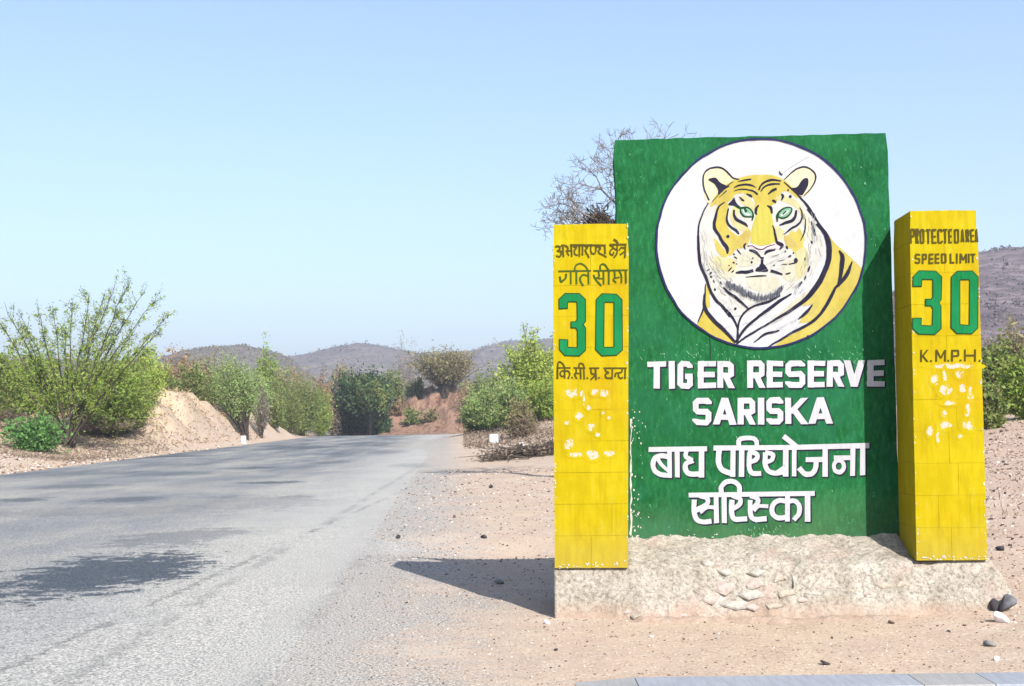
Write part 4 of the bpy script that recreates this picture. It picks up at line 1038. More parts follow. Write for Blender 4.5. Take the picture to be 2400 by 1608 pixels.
def draw(p, prims, sw, swh=None, dx=0, dy=0, g=0):
    swh = swh or sw
    for q in prims:
        if q[0] == 'v': p.quad_strip([(q[1] - sw / 2 - g / 2 + dx, q[2] - g / 2 + dy), (q[1] - sw / 2 - g / 2 + dx, q[3] + g / 2 + dy)], [(q[1] + sw / 2 + g / 2 + dx, q[2] - g / 2 + dy), (q[1] + sw / 2 + g / 2 + dx, q[3] + g / 2 + dy)])
        elif q[0] == 'h': p.quad_strip([(q[2] - g / 2 + dx, q[1] - swh / 2 - g / 2 + dy), (q[3] + g / 2 + dx, q[1] - swh / 2 - g / 2 + dy)], [(q[2] - g / 2 + dx, q[1] + swh / 2 + g / 2 + dy), (q[3] + g / 2 + dx, q[1] + swh / 2 + g / 2 + dy)])
        elif q[0] == 'd':
            a, b, hw = q[1], q[2], q[3] + g / 2
            p.quad_strip([(a[0] - hw + dx, a[1] + dy - g / 2), (b[0] - hw + dx, b[1] + dy + g / 2)], [(a[0] + hw + dx, a[1] + dy - g / 2), (b[0] + hw + dx, b[1] + dy + g / 2)])
        elif q[0] == 'p': p.stroke(q[1], swh if False else (sw + swh) / 2, False, cap='', dx=dx, dy=dy, grow=g)
        elif q[0] == 'c': p.stroke(q[1], (sw + swh) / 2, False, True, dx=dx, dy=dy, grow=g)
def line_text(boxes, tf, top, bot, sw, swh, name, label, parent, w, mat, shadow=None, off=.003, org=(0, 0), sgrow=8, sdx=9, sdy=9):
    """boxes: (char, x0, x1); top/bot: functions of x giving the line heights"""
    if shadow:
        p = Paint(w, off - .001, tf, org, 1e-5)
        for ch, x0, x1 in boxes:
            c = (x0 + x1) / 2; draw(p, glyph(ch, x0, x1, top(c), bot(c), sw, swh), sw, swh, sdx, sdy, sgrow)
        p.build(name + '_shadow', shadow, parent)
    p = Paint(w, off, tf, org, 1e-5)
    for ch, x0, x1 in boxes:
        c = (x0 + x1) / 2; draw(p, glyph(ch, x0, x1, top(c), bot(c), sw, swh), sw, swh)
    o = p.build(name, mat, parent); o['label'] = label; return o
line_text([('T', 130, 283), ('I', 303, 352), ('G', 372, 502), ('E', 540, 690), ('R', 700, 840), ('R', 945, 1090), ('E', 1105, 1238), ('S', 1255, 1420), ('E', 1440, 1580), ('R', 1595, 1735), ('V', 1735, 1905), ('E', 1925, 2065)],
          D_, lambda x: 98 - x * .008, lambda x: 320 - x * .010, 50, 44, 'lettering', 'white block capitals reading TIGER RESERVE', sign, 0, M_white, M_black)
line_text([('S', 498, 656), ('A', 668, 855), ('R', 865, 1012), ('I', 1034, 1082), ('S', 1096, 1242), ('K', 1255, 1442), ('A', 1448, 1640)],
          D_, lambda x: 392 - (x - 500) * .004, lambda x: 614 - (x - 500) * .012, 50, 44, 'lettering', 'white block capitals reading SARISKA', sign, 0, M_white, M_black)
def hindi(strokes, tf, name, label, parent, w, mat, shadow=None, off=.003, org=(0, 0), dots=(), sd=9, sg=9):
    for sh in ((True, False) if shadow else (False,)):
        p = Paint(w, off - (.001 if sh else 0), tf, org, 1e-5)
        for st in strokes:
            pts, wd = st[0], st[1]
            cl = len(st) > 2 and st[2]
            p.stroke(pts, wd, len(pts) > 2, cl, 'sq' if not cl else '', dx=sd if sh else 0, dy=sd if sh else 0, grow=sg if sh else 0)
        for x, y, r_ in dots: p.dot(x, y, r_, ry=r_ * .9)
        o = p.build(name + ('_shadow' if sh else ''), shadow if sh else mat, parent)
        if not sh: o['label'] = label
hb = [([(178, 168), (668, 163)], 46), ([(770, 158), (1450, 152)], 44), ([(1450, 152), (2150, 138)], 46),
      # ba
      ([(350, 175), (350, 408)], 42), ([(335, 232), (275, 228), (220, 252), (198, 310), (215, 365), (265, 398), (335, 405)], 46), ([(245, 262), (275, 310), (320, 350)], 34), ([(420, 175), (420, 400)], 44),
      # gha
      ([(500, 195), (500, 235), (545, 262)], 40), ([(545, 280), (500, 300), (496, 350), (530, 392), (640, 395)], 44), ([(640, 175), (640, 400)], 50),
      # pa
      ([(800, 180), (800, 290), (830, 355), (900, 385)], 50), ([(925, 175), (925, 395)], 48),
      # i matra + ra
      ([(978, 140), (978, 90), (1015, 66), (1105, 66), (1142, 95), (1148, 140)], 42), ([(1005, 175), (1005, 395)], 50),
      ([(1085, 190), (1148, 215), (1140, 262), (1090, 285)], 42), ([(1080, 225), (1078, 330), (1105, 388), (1165, 392)], 44),
      # ya
      ([(1240, 195), (1290, 215), (1280, 262), (1235, 280)], 40), ([(1222, 215), (1220, 300), (1250, 365), (1310, 388), (1385, 380)], 44), ([(1410, 175), (1410, 395)], 48), ([(1330, 375), (1400, 330)], 28),
      # o matra
      ([(1485, 175), (1485, 395)], 42), ([(1405, 62), (1490, 130)], 46),
      # ja
      ([(1772, 160), (1772, 392)], 48), ([(1615, 262), (1760, 262)], 44), ([(1685, 265), (1688, 330), (1655, 385), (1590, 392), (1548, 352)], 46),
      # na
      ([(1870, 248), (2020, 243)], 42), ([(1890, 270), (1850, 305), (1860, 360), (1910, 378), (1945, 340), (1932, 285)], 38, True), ([(2022, 160), (2022, 385)], 46), ([(2112, 160), (2112, 382)], 48)]
hindi(hb, E_, 'lettering', 'white Hindi line of lettering above the last word', sign, 0, M_white, M_black)
hs = [([(548, 590), (1655, 574)], 44),
      ([(640, 600), (690, 620), (688, 670), (600, 725)], 42), ([(575, 655), (575, 745), (600, 808), (650, 828), (705, 824)], 46), ([(640, 735), (690, 700), (760, 700)], 34), ([(775, 600), (775, 822)], 46),
      ([(822, 560), (822, 510), (865, 468), (940, 468), (982, 510), (986, 560)], 44), ([(846, 600), (846, 822)], 46),
      ([(935, 600), (990, 622), (985, 670), (925, 715)], 42), ([(915, 655), (912, 745), (938, 806), (1035, 806)], 46),
      ([(1105, 600), (1155, 622), (1150, 670), (1095, 715)], 42), ([(1085, 655), (1085, 745), (1115, 804), (1215, 804)], 46), ([(1130, 720), (1165, 690), (1235, 688)], 34),
      ([(1425, 590), (1425, 806)], 46), ([(1425, 648), (1345, 640), (1292, 680), (1288, 750), (1335, 796), (1410, 790)], 44), ([(1430, 648), (1490, 640), (1534, 680), (1534, 755), (1500, 802)], 42),
      ([(1612, 585), (1612, 806)], 50)]
hindi(hs, E_, 'lettering', 'white Hindi word at the bottom of the green wall', sign, 0, M_white, M_black)

# ------------------------------------------------------------------ pillars
box_me = {}
def block(name, c8, mat, parent, bev=.0035):
    """a hexahedron from 8 corners (bottom 4, top 4; ccw from above starting front-left)"""
    F = [(0, 3, 2, 1), (4, 5, 6, 7), (0, 1, 5, 4), (1, 2, 6, 5), (2, 3, 7, 6), (3, 0, 4, 7)]
    return mesh(name, c8, F, mat, parent)
PW = .45
def pillar(cor, label, sidemat, depth, ncourse=11, top_bev=.03):
    """cor: picture points tl, tr, bl, br of the yellow face"""
    tl, tr, bl, br = [uv(*c, PW) for c in cor]
    ub = bl[0]
    root = empty('speed_limit_pillar', wp(ub, PW, 0), -PSI); tag(root, label, 'pillar', 'yellow speed limit pillars beside the green wall')
    org = (ub, 0.0)
    zb, zt = (bl[1] + br[1]) / 2, (tl[1] + tr[1]) / 2
    def edge(z):
        t = (z - zb) / (zt - zb); return (bl[0] + (tl[0] - bl[0]) * t - ub, br[0] + (tr[0] - br[0]) * t - ub)
    def hexa(z0, z1, a0, a1, y0, y1, g_):
        l0, r0 = edge(z0); l1, r1 = edge(z1)
        L = lambda l, r_, a: l + (r_ - l) * a
        return [(L(l0, r0, a0) + g_ , y0, z0 + g_), (L(l0, r0, a1) - g_, y0, z0 + g_), (L(l0, r0, a1) - g_, y1, z0 + g_), (L(l0, r0, a0) + g_, y1, z0 + g_),
                (L(l1, r1, a0) + g_, y0, z1 - g_), (L(l1, r1, a1) - g_, y0, z1 - g_), (L(l1, r1, a1) - g_, y1, z1 - g_), (L(l1, r1, a0) + g_, y1, z1 - g_)]
    z_lo = zb - .004
    block('core', hexa(z_lo, zt - .01, .015, .985, .006, depth - .006, 0), M_yellow, root)
    hs_ = [zt - zb + .0]
    zs = np.linspace(zb, zt, ncourse + 1)
    for i in range(ncourse):
        cuts = [0, .33, .78, 1] if i % 2 else [0, .62, 1]
        if i % 3 == 0: cuts = [0, .5, 1]
        z0, z1 = zs[i], zs[i + 1]
        if i == 0: z0 = z_lo
        for a0, a1 in zip(cuts[:-1], cuts[1:]):
            j = random.uniform(-.0005, .0005)
            c8 = hexa(z0, z1, a0, a1, j, depth + j, .0007)
            c8 = [[q_ + random.uniform(-.0006, .0006) for q_ in c] for c in c8]
            if i == ncourse - 1:      # rounded worn top edge
                c8 = [list(c) for c in c8]
                for q in (4, 5): c8[q][1] += .012
                if a0 == 0: c8[4][0] += .010; c8[7][0] += .010
                if a1 == 1: c8[5][0] -= .014; c8[6][0] -= .014; c8[5][2] -= .006; c8[6][2] -= .006
            block('masonry_block', c8, M_yellow, root)
    p = Paint(PW, .003, None, org, 1e-5)
    for k in range(46):
        t_ = random.random(); side = random.random() < .5
        x = (cor[0][0] + (cor[2][0] - cor[0][0]) * t_) if side else (cor[1][0] + (cor[3][0] - cor[1][0]) * t_)
        y = cor[0][1] + (cor[2][1] - cor[0][1]) * t_
        d_ = random.uniform(1.0, 4.5); x += d_ if side else -d_
        p.dot(x, y, random.uniform(.7, 2.0), 6, random.uniform(1, 4))
    for k in range(26):
        x = random.uniform(cor[2][0] + 3, cor[3][0] - 3); p.dot(x, cor[2][1] - random.uniform(0, 10) + (cor[3][1] - cor[2][1]) * (x - cor[2][0]) / (cor[3][0] - cor[2][0]), random.uniform(1, 3), 6, random.uniform(1, 2.4))
    p.build('chipped_plaster', M_plaster, root)
    return root, org, (zb, zt)
def numerals(root, org, tf, b3, b0, label, sw, swh):
    pts3 = lambda: None
    for grow_, mat, nm, off in ((7, M_greenO, 'numeral_outline', .004), (-5, M_greenD, 'numeral', .005)):
        p = Paint(PW, off, tf, org, 1e-5)
        x0, x1, y0, y1 = b3
        l, r_, t, b = x0 + sw / 2, x1 - sw / 2, y0 + swh / 2, y1 - swh / 2; m = (t + b) / 2; h = sw * .4
        p.stroke([(l, t + swh * .85), (l, t + h), (l + h, t), (r_ - h, t), (r_, t + h), (r_, m - h * 1.4), (r_ - h * .9, m), (r_, m + h * 1.4), (r_, b - h), (r_ - h, b), (l + h, b), (l, b - h), (l, b - swh * .95)], sw, False, grow=grow_)
        p.stroke([(x0 + (x1 - x0) * .55, m), (r_ - h * .9, m)], swh * .78, False, grow=grow_)
        x0, x1, y0, y1 = b0
        l, r_, t, b = x0 + sw / 2, x1 - sw / 2, y0 + swh / 2, y1 - swh / 2
        p.stroke([(r_, t + h), (r_ - h, t), (l + h, t), (l, t + h), (l, b - h), (l + h, b), (r_ - h, b), (r_, b - h)], sw, False, True, grow=grow_)
        o = p.build(nm, mat, root)
    o['label'] = label
def wear_mat():
    m = M_yellow.copy(); m.name = 'worn_yellow_paint'; n, l = m.node_tree.nodes, m.node_tree.links
    bs = [x for x in n if x.type == 'BSDF_PRINCIPLED'][0]; src = bs.inputs['Base Color'].links[0].from_socket
    tc = [x for x in n if x.type == 'TEX_COORD'][0]
    at_ = n.new('ShaderNodeAttribute'); at_.attribute_name = 'wear'
    nz = n.new('ShaderNodeTexNoise'); nz.inputs['Scale'].default_value = 30; nz.inputs['Detail'].default_value = 5; nz.inputs['Roughness'].default_value = .7; l.new(tc.outputs['Object'], nz.inputs['Vector'])
    ad = n.new('ShaderNodeMath'); ad.operation = 'MULTIPLY_ADD'; l.new(nz.outputs[0], ad.inputs[0]); ad.inputs[1].default_value = 4.4; ad.inputs[2].default_value = -2.2
    sm = n.new('ShaderNodeMath'); sm.operation = 'ADD'; l.new(ad.outputs[0], sm.inputs[0]); l.new(at_.outputs['Fac'], sm.inputs[1])
    rp = n.new('ShaderNodeValToRGB'); rp.color_ramp.elements[0].position = .40; rp.color_ramp.elements[1].position = .66; l.new(sm.outputs[0], rp.inputs[0])
    mx = n.new('ShaderNodeMix'); mx.data_type = 'RGBA'; l.new(rp.outputs[0], mx.inputs[0]); l.new(src, mx.inputs[6]); mx.inputs[7].default_value = (.34, .315, .27, 1)
    l.new(mx.outputs[2], bs.inputs['Base Color']); return m
M_worn = wear_mat()
def blobs(root, org, tf, L, seed):
    p = Paint(PW, .0014, tf, org, 1e-5); W = []
    for x, y, rx, ry in L:
        rx = rx * 1.7 + 5; ry = ry * 1.7 + 5; n = 16; b = len(p.V)
        p.V.append(p._pt((x, y))); W.append(.85)
        for f_, w_ in ((.5, .55), (1.0, -1.1)):
            for i in range(n):
                p.V.append(p._pt((x + math.cos(2 * math.pi * i / n) * rx * f_, y + math.sin(2 * math.pi * i / n) * ry * f_))); W.append(w_)
        for i in range(n):
            j = (i + 1) % n
            p.F.append((b, b + 1 + i, b + 1 + j)); p.F.append((b + 1 + i, b + 1 + n + i, b + 1 + n + j, b + 1 + j))
        p.k += 1
    o = p.build('scraped_patch', M_worn, root); o['label'] = 'whitish smears of scraped off lettering'
    at_ = o.data.attributes.new('wear', 'FLOAT', 'POINT'); at_.data.foreach_set('value', W)

pl, lorg, _ = pillar([(1295, 523), (1474, 525), (1300, 1336), (1472, 1324)], 'yellow masonry pillar left of the tiger emblem with Hindi lettering and green 30', None, .44)
K_ = lambda x, y: (1280 + x / 2.6136, 500 + y / 2.6136)
G_ = lambda x, y: (1290 + x / 11.705, 560 + y / 11.705)
H_ = lambda x, y: (1290 + x / 11.705, 840 + y / 11.705)
numerals(pl, lorg, K_, (80, 240, 495, 870), (305, 466, 495, 870), 'green numerals 30 above the bottom Hindi line', 50, 48)
h1 = [([(560, 165), (1500, 163)], 40), ([(1640, 150), (2060, 150)], 40),
      ([(165, 195), (225, 185), (268, 220), (255, 285), (200, 318)], 44), ([(200, 318), (268, 345), (290, 415), (235, 485), (170, 470)], 44), ([(260, 322), (340, 335)], 36), ([(345, 175), (345, 470)], 44), ([(310, 170), (380, 168)], 36),
      ([(425, 185), (475, 225), (480, 290), (440, 320)], 44), ([(440, 330), (490, 440)], 40), ([(470, 325), (565, 325)], 32), ([(575, 170), (575, 470)], 46),
      ([(655, 210), (715, 245), (650, 325), (675, 425), (735, 450)], 44), ([(797, 170), (797, 480)], 44), ([(885, 170), (885, 440)], 44),
      ([(960, 190), (1020, 240), (960, 305), (1000, 400), (1060, 500)], 44),
      ([(1112, 170), (1118, 350), (1190, 415), (1250, 350), (1250, 175)], 44),
      ([(1310, 200), (1372, 260), (1322, 325), (1340, 400), (1410, 435), (1510, 500)], 44), ([(1490, 170), (1490, 390)], 44),
      ([(1645, 165), (1720, 235), (1640, 335), (1640, 420), (1715, 440), (1740, 375)], 42), ([(1720, 240), (1825, 320)], 36), ([(1830, 155), (1830, 400), (1760, 500)], 42), ([(1745, 22), (1800, 50), (1845, 115)], 40),
      ([(1900, 300), (1945, 240), (2020, 250)], 42), ([(2050, 160), (2050, 500)], 44), ([(2030, 345), (1935, 425)], 38)]
hindi(h1, G_, 'lettering', 'dark Hindi line at the top of the left pillar', pl, PW, M_ink, None, .004, lorg)
h2 = [([(245, 880), (1100, 862)], 46), ([(1205, 865), (2100, 848)], 42),
      ([(262, 1050), (305, 1170), (420, 1085), (425, 985)], 54), ([(552, 890), (568, 1225)], 50),
      ([(662, 840), (690, 740), (800, 682), (930, 730), (1010, 820), (1048, 890)], 46), ([(710, 880), (722, 1225)], 50),
      ([(1050, 1015), (900, 990), (822, 1065), (832, 1180), (890, 1270)], 50), ([(1045, 880), (1050, 1215)], 50),
      ([(1195, 1000), (1235, 1100), (1380, 1270)], 48), ([(1245, 1080), (1335, 1035), (1330, 880)], 46), ([(1340, 1085), (1450, 1085)], 34), ([(1458, 880), (1458, 1215)], 50),
      ([(1372, 830), (1372, 725), (1430, 685), (1510, 720), (1590, 830)], 42), ([(1602, 870), (1602, 1220)], 50),
      ([(1762, 870), (1768, 1030), (1725, 1120), (1790, 1185)], 46), ([(1745, 1080), (1885, 1060)], 36), ([(1880, 870), (1945, 990), (1948, 1195)], 46), ([(2062, 870), (2078, 1200)], 50)]
hindi(h2, G_, 'lettering', 'dark green Hindi line above the numerals on the left pillar', pl, PW, M_inkg, None, .004, lorg)
h3 = [([(195, 268), (535, 265)], 38), ([(200, 240), (208, 140), (262, 102), (335, 150), (390, 250)], 46), ([(202, 280), (202, 540)], 52), ([(392, 275), (392, 535)], 44),
      ([(392, 368), (320, 352), (275, 425), (315, 498), (390, 480)], 40), ([(392, 368), (470, 352), (525, 430), (490, 545)], 44),
      ([(655, 265), (955, 265)], 40), ([(712, 275), (712, 400), (665, 440), (712, 540)], 46), ([(690, 408), (830, 408)], 34), ([(838, 275), (838, 540)], 44), ([(930, 275), (930, 555)], 44), ([(798, 250), (798, 150), (850, 118), (915, 160), (945, 250)], 40),
      ([(1095, 272), (1325, 272)], 40), ([(1132, 285), (1132, 395), (1170, 435), (1240, 430)], 44), ([(1247, 280), (1247, 570)], 44), ([(1238, 465), (1115, 570)], 42),
      ([(1470, 272), (2075, 265)], 40), ([(1505, 285), (1505, 345), (1580, 400)], 44), ([(1580, 405), (1508, 440), (1512, 515), (1570, 545), (1680, 535)], 46), ([(1690, 275), (1690, 545)], 46),
      ([(1770, 490), (1785, 410), (1860, 395)], 42), ([(1960, 285), (1950, 370), (1870, 395), (1870, 490), (1930, 545), (1975, 525)], 44), ([(2050, 275), (2050, 540)], 44)]
hindi(h3, H_, 'lettering', 'dark Hindi line below the numerals on the left pillar', pl, PW, M_ink, None, .004, lorg, dots=[(590, 530, 26), (1020, 540, 26), (1332, 535, 26)])
blobs(pl, lorg, K_, [(165, 1100, 42, 22), (222, 1105, 16, 14), (231, 1145, 5, 34), (300, 1097, 22, 18), (358, 1100, 22, 20), (203, 1240, 24, 24), (262, 1190, 10, 14), (130, 1285, 18, 9), (275, 1310, 22, 20), (350, 1228, 8, 10), (385, 1255, 12, 7),
                          (138, 1415, 26, 30), (185, 1482, 40, 12), (285, 1478, 34, 26), (385, 1472, 30, 15), (315, 1355, 10, 10)], 1)

pr, rorg, _ = pillar([(2131, 494), (2290, 490), (2148, 1313), (2315, 1311)], 'yellow masonry pillar right of the green wall with English lettering and green 30', None, .455)
M2 = lambda x, y: (2060 + x / 2.6147, 470 + y / 2.6147)
Q_ = lambda x, y: (2060 + x / 9.004, 520 + y / 9.004)
numerals(pr, rorg, M2, (206, 380, 435, 820), (440, 606, 435, 815), 'green numerals 30 above K.M.P.H.', 52, 50)
t1 = [('P', 662, 770), ('R', 772, 850), ('O', 868, 962), ('T', 990, 1095), ('E', 1110, 1212), ('C', 1232, 1345), ('T', 1352, 1445), ('E', 1462, 1540), ('D', 1582, 1690)]
line_text(t1, Q_, lambda x: 148, lambda x: 458 - (x - 660) * .01, 34, 34, 'lettering', 'dark narrow capitals reading PROTECTED', pr, PW, M_ink, None, .004, rorg)
line_text([('A', 1722, 1800), ('R', 1826, 1902), ('E', 1925, 2008), ('A', 2022, 2092)], Q_, lambda x: 148, lambda x: 420, 30, 32, 'lettering', 'dark capitals reading AREA', pr, PW, M_ink, None, .004, rorg)
line_text([('S', 745, 865), ('P', 900, 1010), ('E', 1045, 1150), ('E', 1178, 1275), ('D', 1308, 1425), ('L', 1490, 1585), ('I', 1618, 1662), ('M', 1695, 1850), ('I', 1868, 1908), ('T', 1920, 2030)],
          Q_, lambda x: 665, lambda x: 882 - (x - 745) * .012, 36, 36, 'lettering', 'dark capitals reading SPEED LIMIT', pr, PW, M_ink, None, .004, rorg)
line_text([('K', 250, 302), ('.', 312, 324), ('M', 345, 412), ('.', 420, 432), ('P', 442, 490), ('.', 492, 504), ('H', 520, 592), ('.', 608, 622)], M2, lambda x: 913, lambda x: 990 - (x - 250) * .01, 11, 11, 'lettering', 'dark capitals reading K.M.P.H.', pr, PW, M_ink, None, .004, rorg)
blobs(pr, rorg, M2, [(455, 1016, 115, 15), (405, 1080, 10, 42), (340, 1095, 20, 30), (372, 1130, 22, 10), (412, 1162, 38, 30), (495, 1064, 24, 20), (515, 1150, 22, 24), (560, 1205, 14, 26), (542, 1285, 12, 40), (432, 1240, 42, 12), (400, 1310, 16, 22),
                           (408, 1378, 34, 24), (310, 1412, 16, 30), (552, 1378, 38, 26), (358, 1450, 8, 34), (495, 1446, 12, 10), (560, 1165, 8, 24)], 2)

# ------------------------------------------------------------------ plinth
def plinth():
    root = empty('plinth', wp(0, PW, 0), -PSI)
    tag(root, 'rough pale rubble and plaster plinth under the green wall and yellow pillars', 'plinth')
    t = NT('rubble_plaster', .95, .1)
    a = t.noise(5, 6, .7); b = t.noise(40, 4, .8); v = t.voro(14, None, 'Distance', 'DISTANCE_TO_EDGE')
    c = t.ramp(a, [(.32, (.38, .345, .285)), (.45, (.50, .47, .40)), (.55, (.57, .54, .47)), (.68, (.68, .64, .58))])
    c = t.mix(.7, c, t.mix(1.0, c, t.ramp(b, [(.38, (.42, .41, .39)), (.47, (.92, .91, .90)), (.62, (1.25, 1.24, 1.2))]), 'MULTIPLY'))
    c = t.mix(t.math('MULTIPLY', t.ramp(t.noise(3.3, 4), [(.55, 0.0), (.7, 1.0)]), .35), c, (.62, .42, .36))
    ck = t.voro(5.5, t.mp((1, 1, 1.6), src=t.noise(3, 3, .6, None, 0, True)) if False else t.mp((1, 1, 1.4)), 'Distance', 'DISTANCE_TO_EDGE')
    c = t.mix(t.math('MULTIPLY', t.ramp(ck, [(0.0, 1.0), (.035, 0.0)]), t.ramp(a, [(.50, 0.0), (.60, .6)])), c, (.12, .10, .08))
    zz = t.xyz()[2]
    c = t.mix(t.math('MULTIPLY', t.ramp(t.math('ADD', zz, t.math('MULTIPLY', a, .15)), [(.08, 1.0), (.2, 0.0)]), .7), c, (.56, .40, .30))
    t.col(t.mix(1.0, c, (.50, .485, .48), 'MULTIPLY')); t.bump(t.math('ADD', t.math('MULTIPLY', b, .7), a), .6, .02)
    ul = uv(1299, 1336, PW)[0]; ur = uv(2318, 1311, PW)[0]
    nu, nw = 190, 110
    us = np.linspace(ul, ur + .36, nu); ws = np.linspace(-.45, .85, nw)
    U_, W_ = np.meshgrid(us, ws)
    # top surface: slopes from the wall foot down to the pillar fronts, then falls to the ground
    s_ = (U_ - ul) / (ur - ul)
    top = np.interp(W_, [-.45, 0, .45], [.515, .515, .352]) + .028 * np.clip(s_, 0, 1.05) * sstep(.1, .45, W_)
    top = top - .03 * np.sin(s_ * math.pi) * sstep(.0, .45, W_)
    mid = sstep(.10, .22, s_) * (1 - sstep(.76, .9, s_))
    foot = .47 + .05 * (1 - mid) * 0 + .11 * mid + .03 * fbm(U_ * 3, W_ * 0 + 5, 3)
    fall = sstep(0, 1, (W_ - .40 - .02 * (1 - mid)) / np.maximum(foot - .40, .03) )
    z = top * (1 - fall) + (-.03) * fall
    # concave toe in the middle
    z = z + mid * .05 * np.exp(-((W_ - foot - .03) / .08) ** 2)
    right = sstep(-.02, .30, U_ - ur - .01)
    z = z * (1 - right) - .05 * right
    n = fbm(U_ * 7, W_ * 7, 4) * .013 + fbm(U_ * 26, W_ * 26, 4) * .006
    inside = ((U_ < uv(1472, 1324, PW)[0] + .01) | (U_ > uv(2148, 1313, PW)[0] - .01)) & (W_ < .45) & (W_ > 0)
    z = z + np.where(inside, np.minimum(n, 0) - .01, n) * (1 + mid)
    zoff = np.array([gz(*(wp(u, w)[:2])) for u, w in zip(U_.ravel()[::1], W_.ravel()[::1])]).reshape(U_.shape) if False else .0
    # stones showing in the broken plaster
    mats = [simple('stone_pink', (.45, .37, .33), .3, 25, .9, .9), simple('stone_pale', (.44, .41, .36), .3, 25, .9, .9), simple('stone_tan', (.43, .37, .30), .3, 25, .9, .9)]
    spots = [(1700, 1375, 30, 22, 0), (1765, 1368, 26, 16, 0), (1760, 1392, 32, 20, 1), (1822, 1358, 20, 13, 2), (1838, 1386, 22, 16, 2), (1810, 1418, 24, 10, 2), (1780, 1338, 26, 9, 1), (1720, 1412, 34, 14, 1),
             (1668, 1400, 22, 15, 0), (1862, 1360, 14, 18, 1), (1700, 1342, 20, 9, 1), (1760, 1422, 20, 9, 0), (1505, 1440, 24, 7, 2), (1470, 1436, 16, 6, 0), (1600, 1443, 22, 6, 0), (1662, 1318, 18, 7, 1), (1905, 1385, 24, 8, 1), (1960, 1378, 26, 8, 0),
             (2075, 1375, 26, 9, 2), (2110, 1365, 18, 8, 2), (2150, 1372, 18, 9, 1), (2185, 1380, 14, 7, 1), (2030, 1395, 20, 7, 0), (1880, 1400, 16, 8, 0)]
    rs = np.random.default_rng(9); found = []
    for px, py, rx, ry, m in spots:
        # walk the view ray to the plinth surface in the sign frame
        d = ray(px, py); best = None
        for k in range(400):
            p3 = EYEV + d * (8.0 + k * .004); u = (p3 - O).dot(UD); w = (p3 - O).dot(WD)
            iu = np.clip(np.searchsorted(us, u), 0, nu - 1); iw = np.clip(np.searchsorted(ws, w), 0, nw - 1)
            if p3.z <= z[iw, iu] and -.45 < w < .85: best = (u, w, z[iw, iu]); break
        if best is None: continue
        found.append((px, py, rx, ry, m, *best))
    for px, py, rx, ry, m, u, w, zz_ in found:
        a_, b_ = rx / 330 * 1.15, max(ry / 330, .03) * 1.9
        q = np.exp(-(((U_ - u) / a_) ** 2 + ((W_ - w) / b_) ** 2) ** 2)
        z -= q * (.020 + .012 * fbm(U_ * 25, W_ * 25, 2))
    V = np.stack([U_, -(W_ - PW), z + .0], -1)
    ids = np.arange(nu * nw).reshape(nw, nu)
    F = np.stack([ids[:-1, :-1], ids[1:, :-1], ids[1:, 1:], ids[:-1, 1:]], -1).reshape(-1, 4)
    V = V.reshape(-1, 3)
    # left face down to the ground
    Lid = ids[:, 0]; base = len(V)
    V2 = V[Lid].copy(); V2[:, 2] = -.08
    V = np.vstack([V, V2]); F2 = np.array([[Lid[i], base + i, base + i + 1, Lid[i + 1]] for i in range(nw - 1)])
    o = mesh('plinth_body', V, np.vstack([F, F2]), t.m, root, smooth=True)
    for px, py, rx, ry, m, u, w, zz_ in found:
        V, F = slab_mesh(rs, rx / 330 * 1.1, max(ry / 330, .03) * 1.25, .022)
        so = mesh('stone', V, F, mats[m], root); so.location = (u, -(w - PW) + .010, zz_ - .012); so.rotation_euler = (rs.uniform(-.85, -.6), rs.uniform(-.12, .12), rs.uniform(-.08, .08))
def ico():
    t = (1 + 5 ** .5) / 2
    V = np.array([(-1, t, 0), (1, t, 0), (-1, -t, 0), (1, -t, 0), (0, -1, t), (0, 1, t), (0, -1, -t), (0, 1, -t), (t, 0, -1), (t, 0, 1), (-t, 0, -1), (-t, 0, 1)], dtype=float)
    F = [(0, 11, 5), (0, 5, 1), (0, 1, 7), (0, 7, 10), (0, 10, 11), (1, 5, 9), (5, 11, 4), (11, 10, 2), (10, 7, 6), (7, 1, 8), (3, 9, 4), (3, 4, 2), (3, 2, 6), (3, 6, 8), (3, 8, 9), (4, 9, 5), (2, 4, 11), (6, 2, 10), (8, 6, 7), (9, 8, 1)]
    return V / np.linalg.norm(V[0]), F
ICO_V, ICO_F = ico()
def sub(V, F):
    V = [tuple(v) for v in V]; c = {}; out = []
    def mid(a, b):
        k = (min(a, b), max(a, b))
        if k not in c:
            m = np.array(V[a]) + np.array(V[b]); m /= np.linalg.norm(m); V.append(tuple(m)); c[k] = len(V) - 1
        return c[k]
    for a, b, d in F:
        x, y, z = mid(a, b), mid(b, d), mid(d, a); out += [(a, x, z), (b, y, x), (d, z, y), (x, y, z)]
    return np.array(V), out
ICO1_V, ICO1_F = sub(ICO_V, ICO_F)
def slab_mesh(rs, rx, rz, th):
    n = rs.integers(5, 8); a = np.sort(rs.uniform(0, 2 * math.pi, n) * .35 + np.arange(n) * 2 * math.pi / n)
    q = rs.uniform(.75, 1.1, n)
    P = np.column_stack([np.cos(a) * rx * q, np.sin(a) * rz * q])
    V = [(x, th, z) for x, z in P] + [(x, 0, z) for x, z in P] + [(x * .82 + rs.normal(0, .03) * rx, -th * rs.uniform(.2, .5), z * .8) for x, z in P] + [(0, -th * .45, 0)]
    F = []
    for i in range(n):
        j = (i + 1) % n
        F += [(i, j, n + j, n + i), (n + i, n + j, 2 * n + j, 2 * n + i), (2 * n + i, 2 * n + j, 3 * n)]
    return V, F
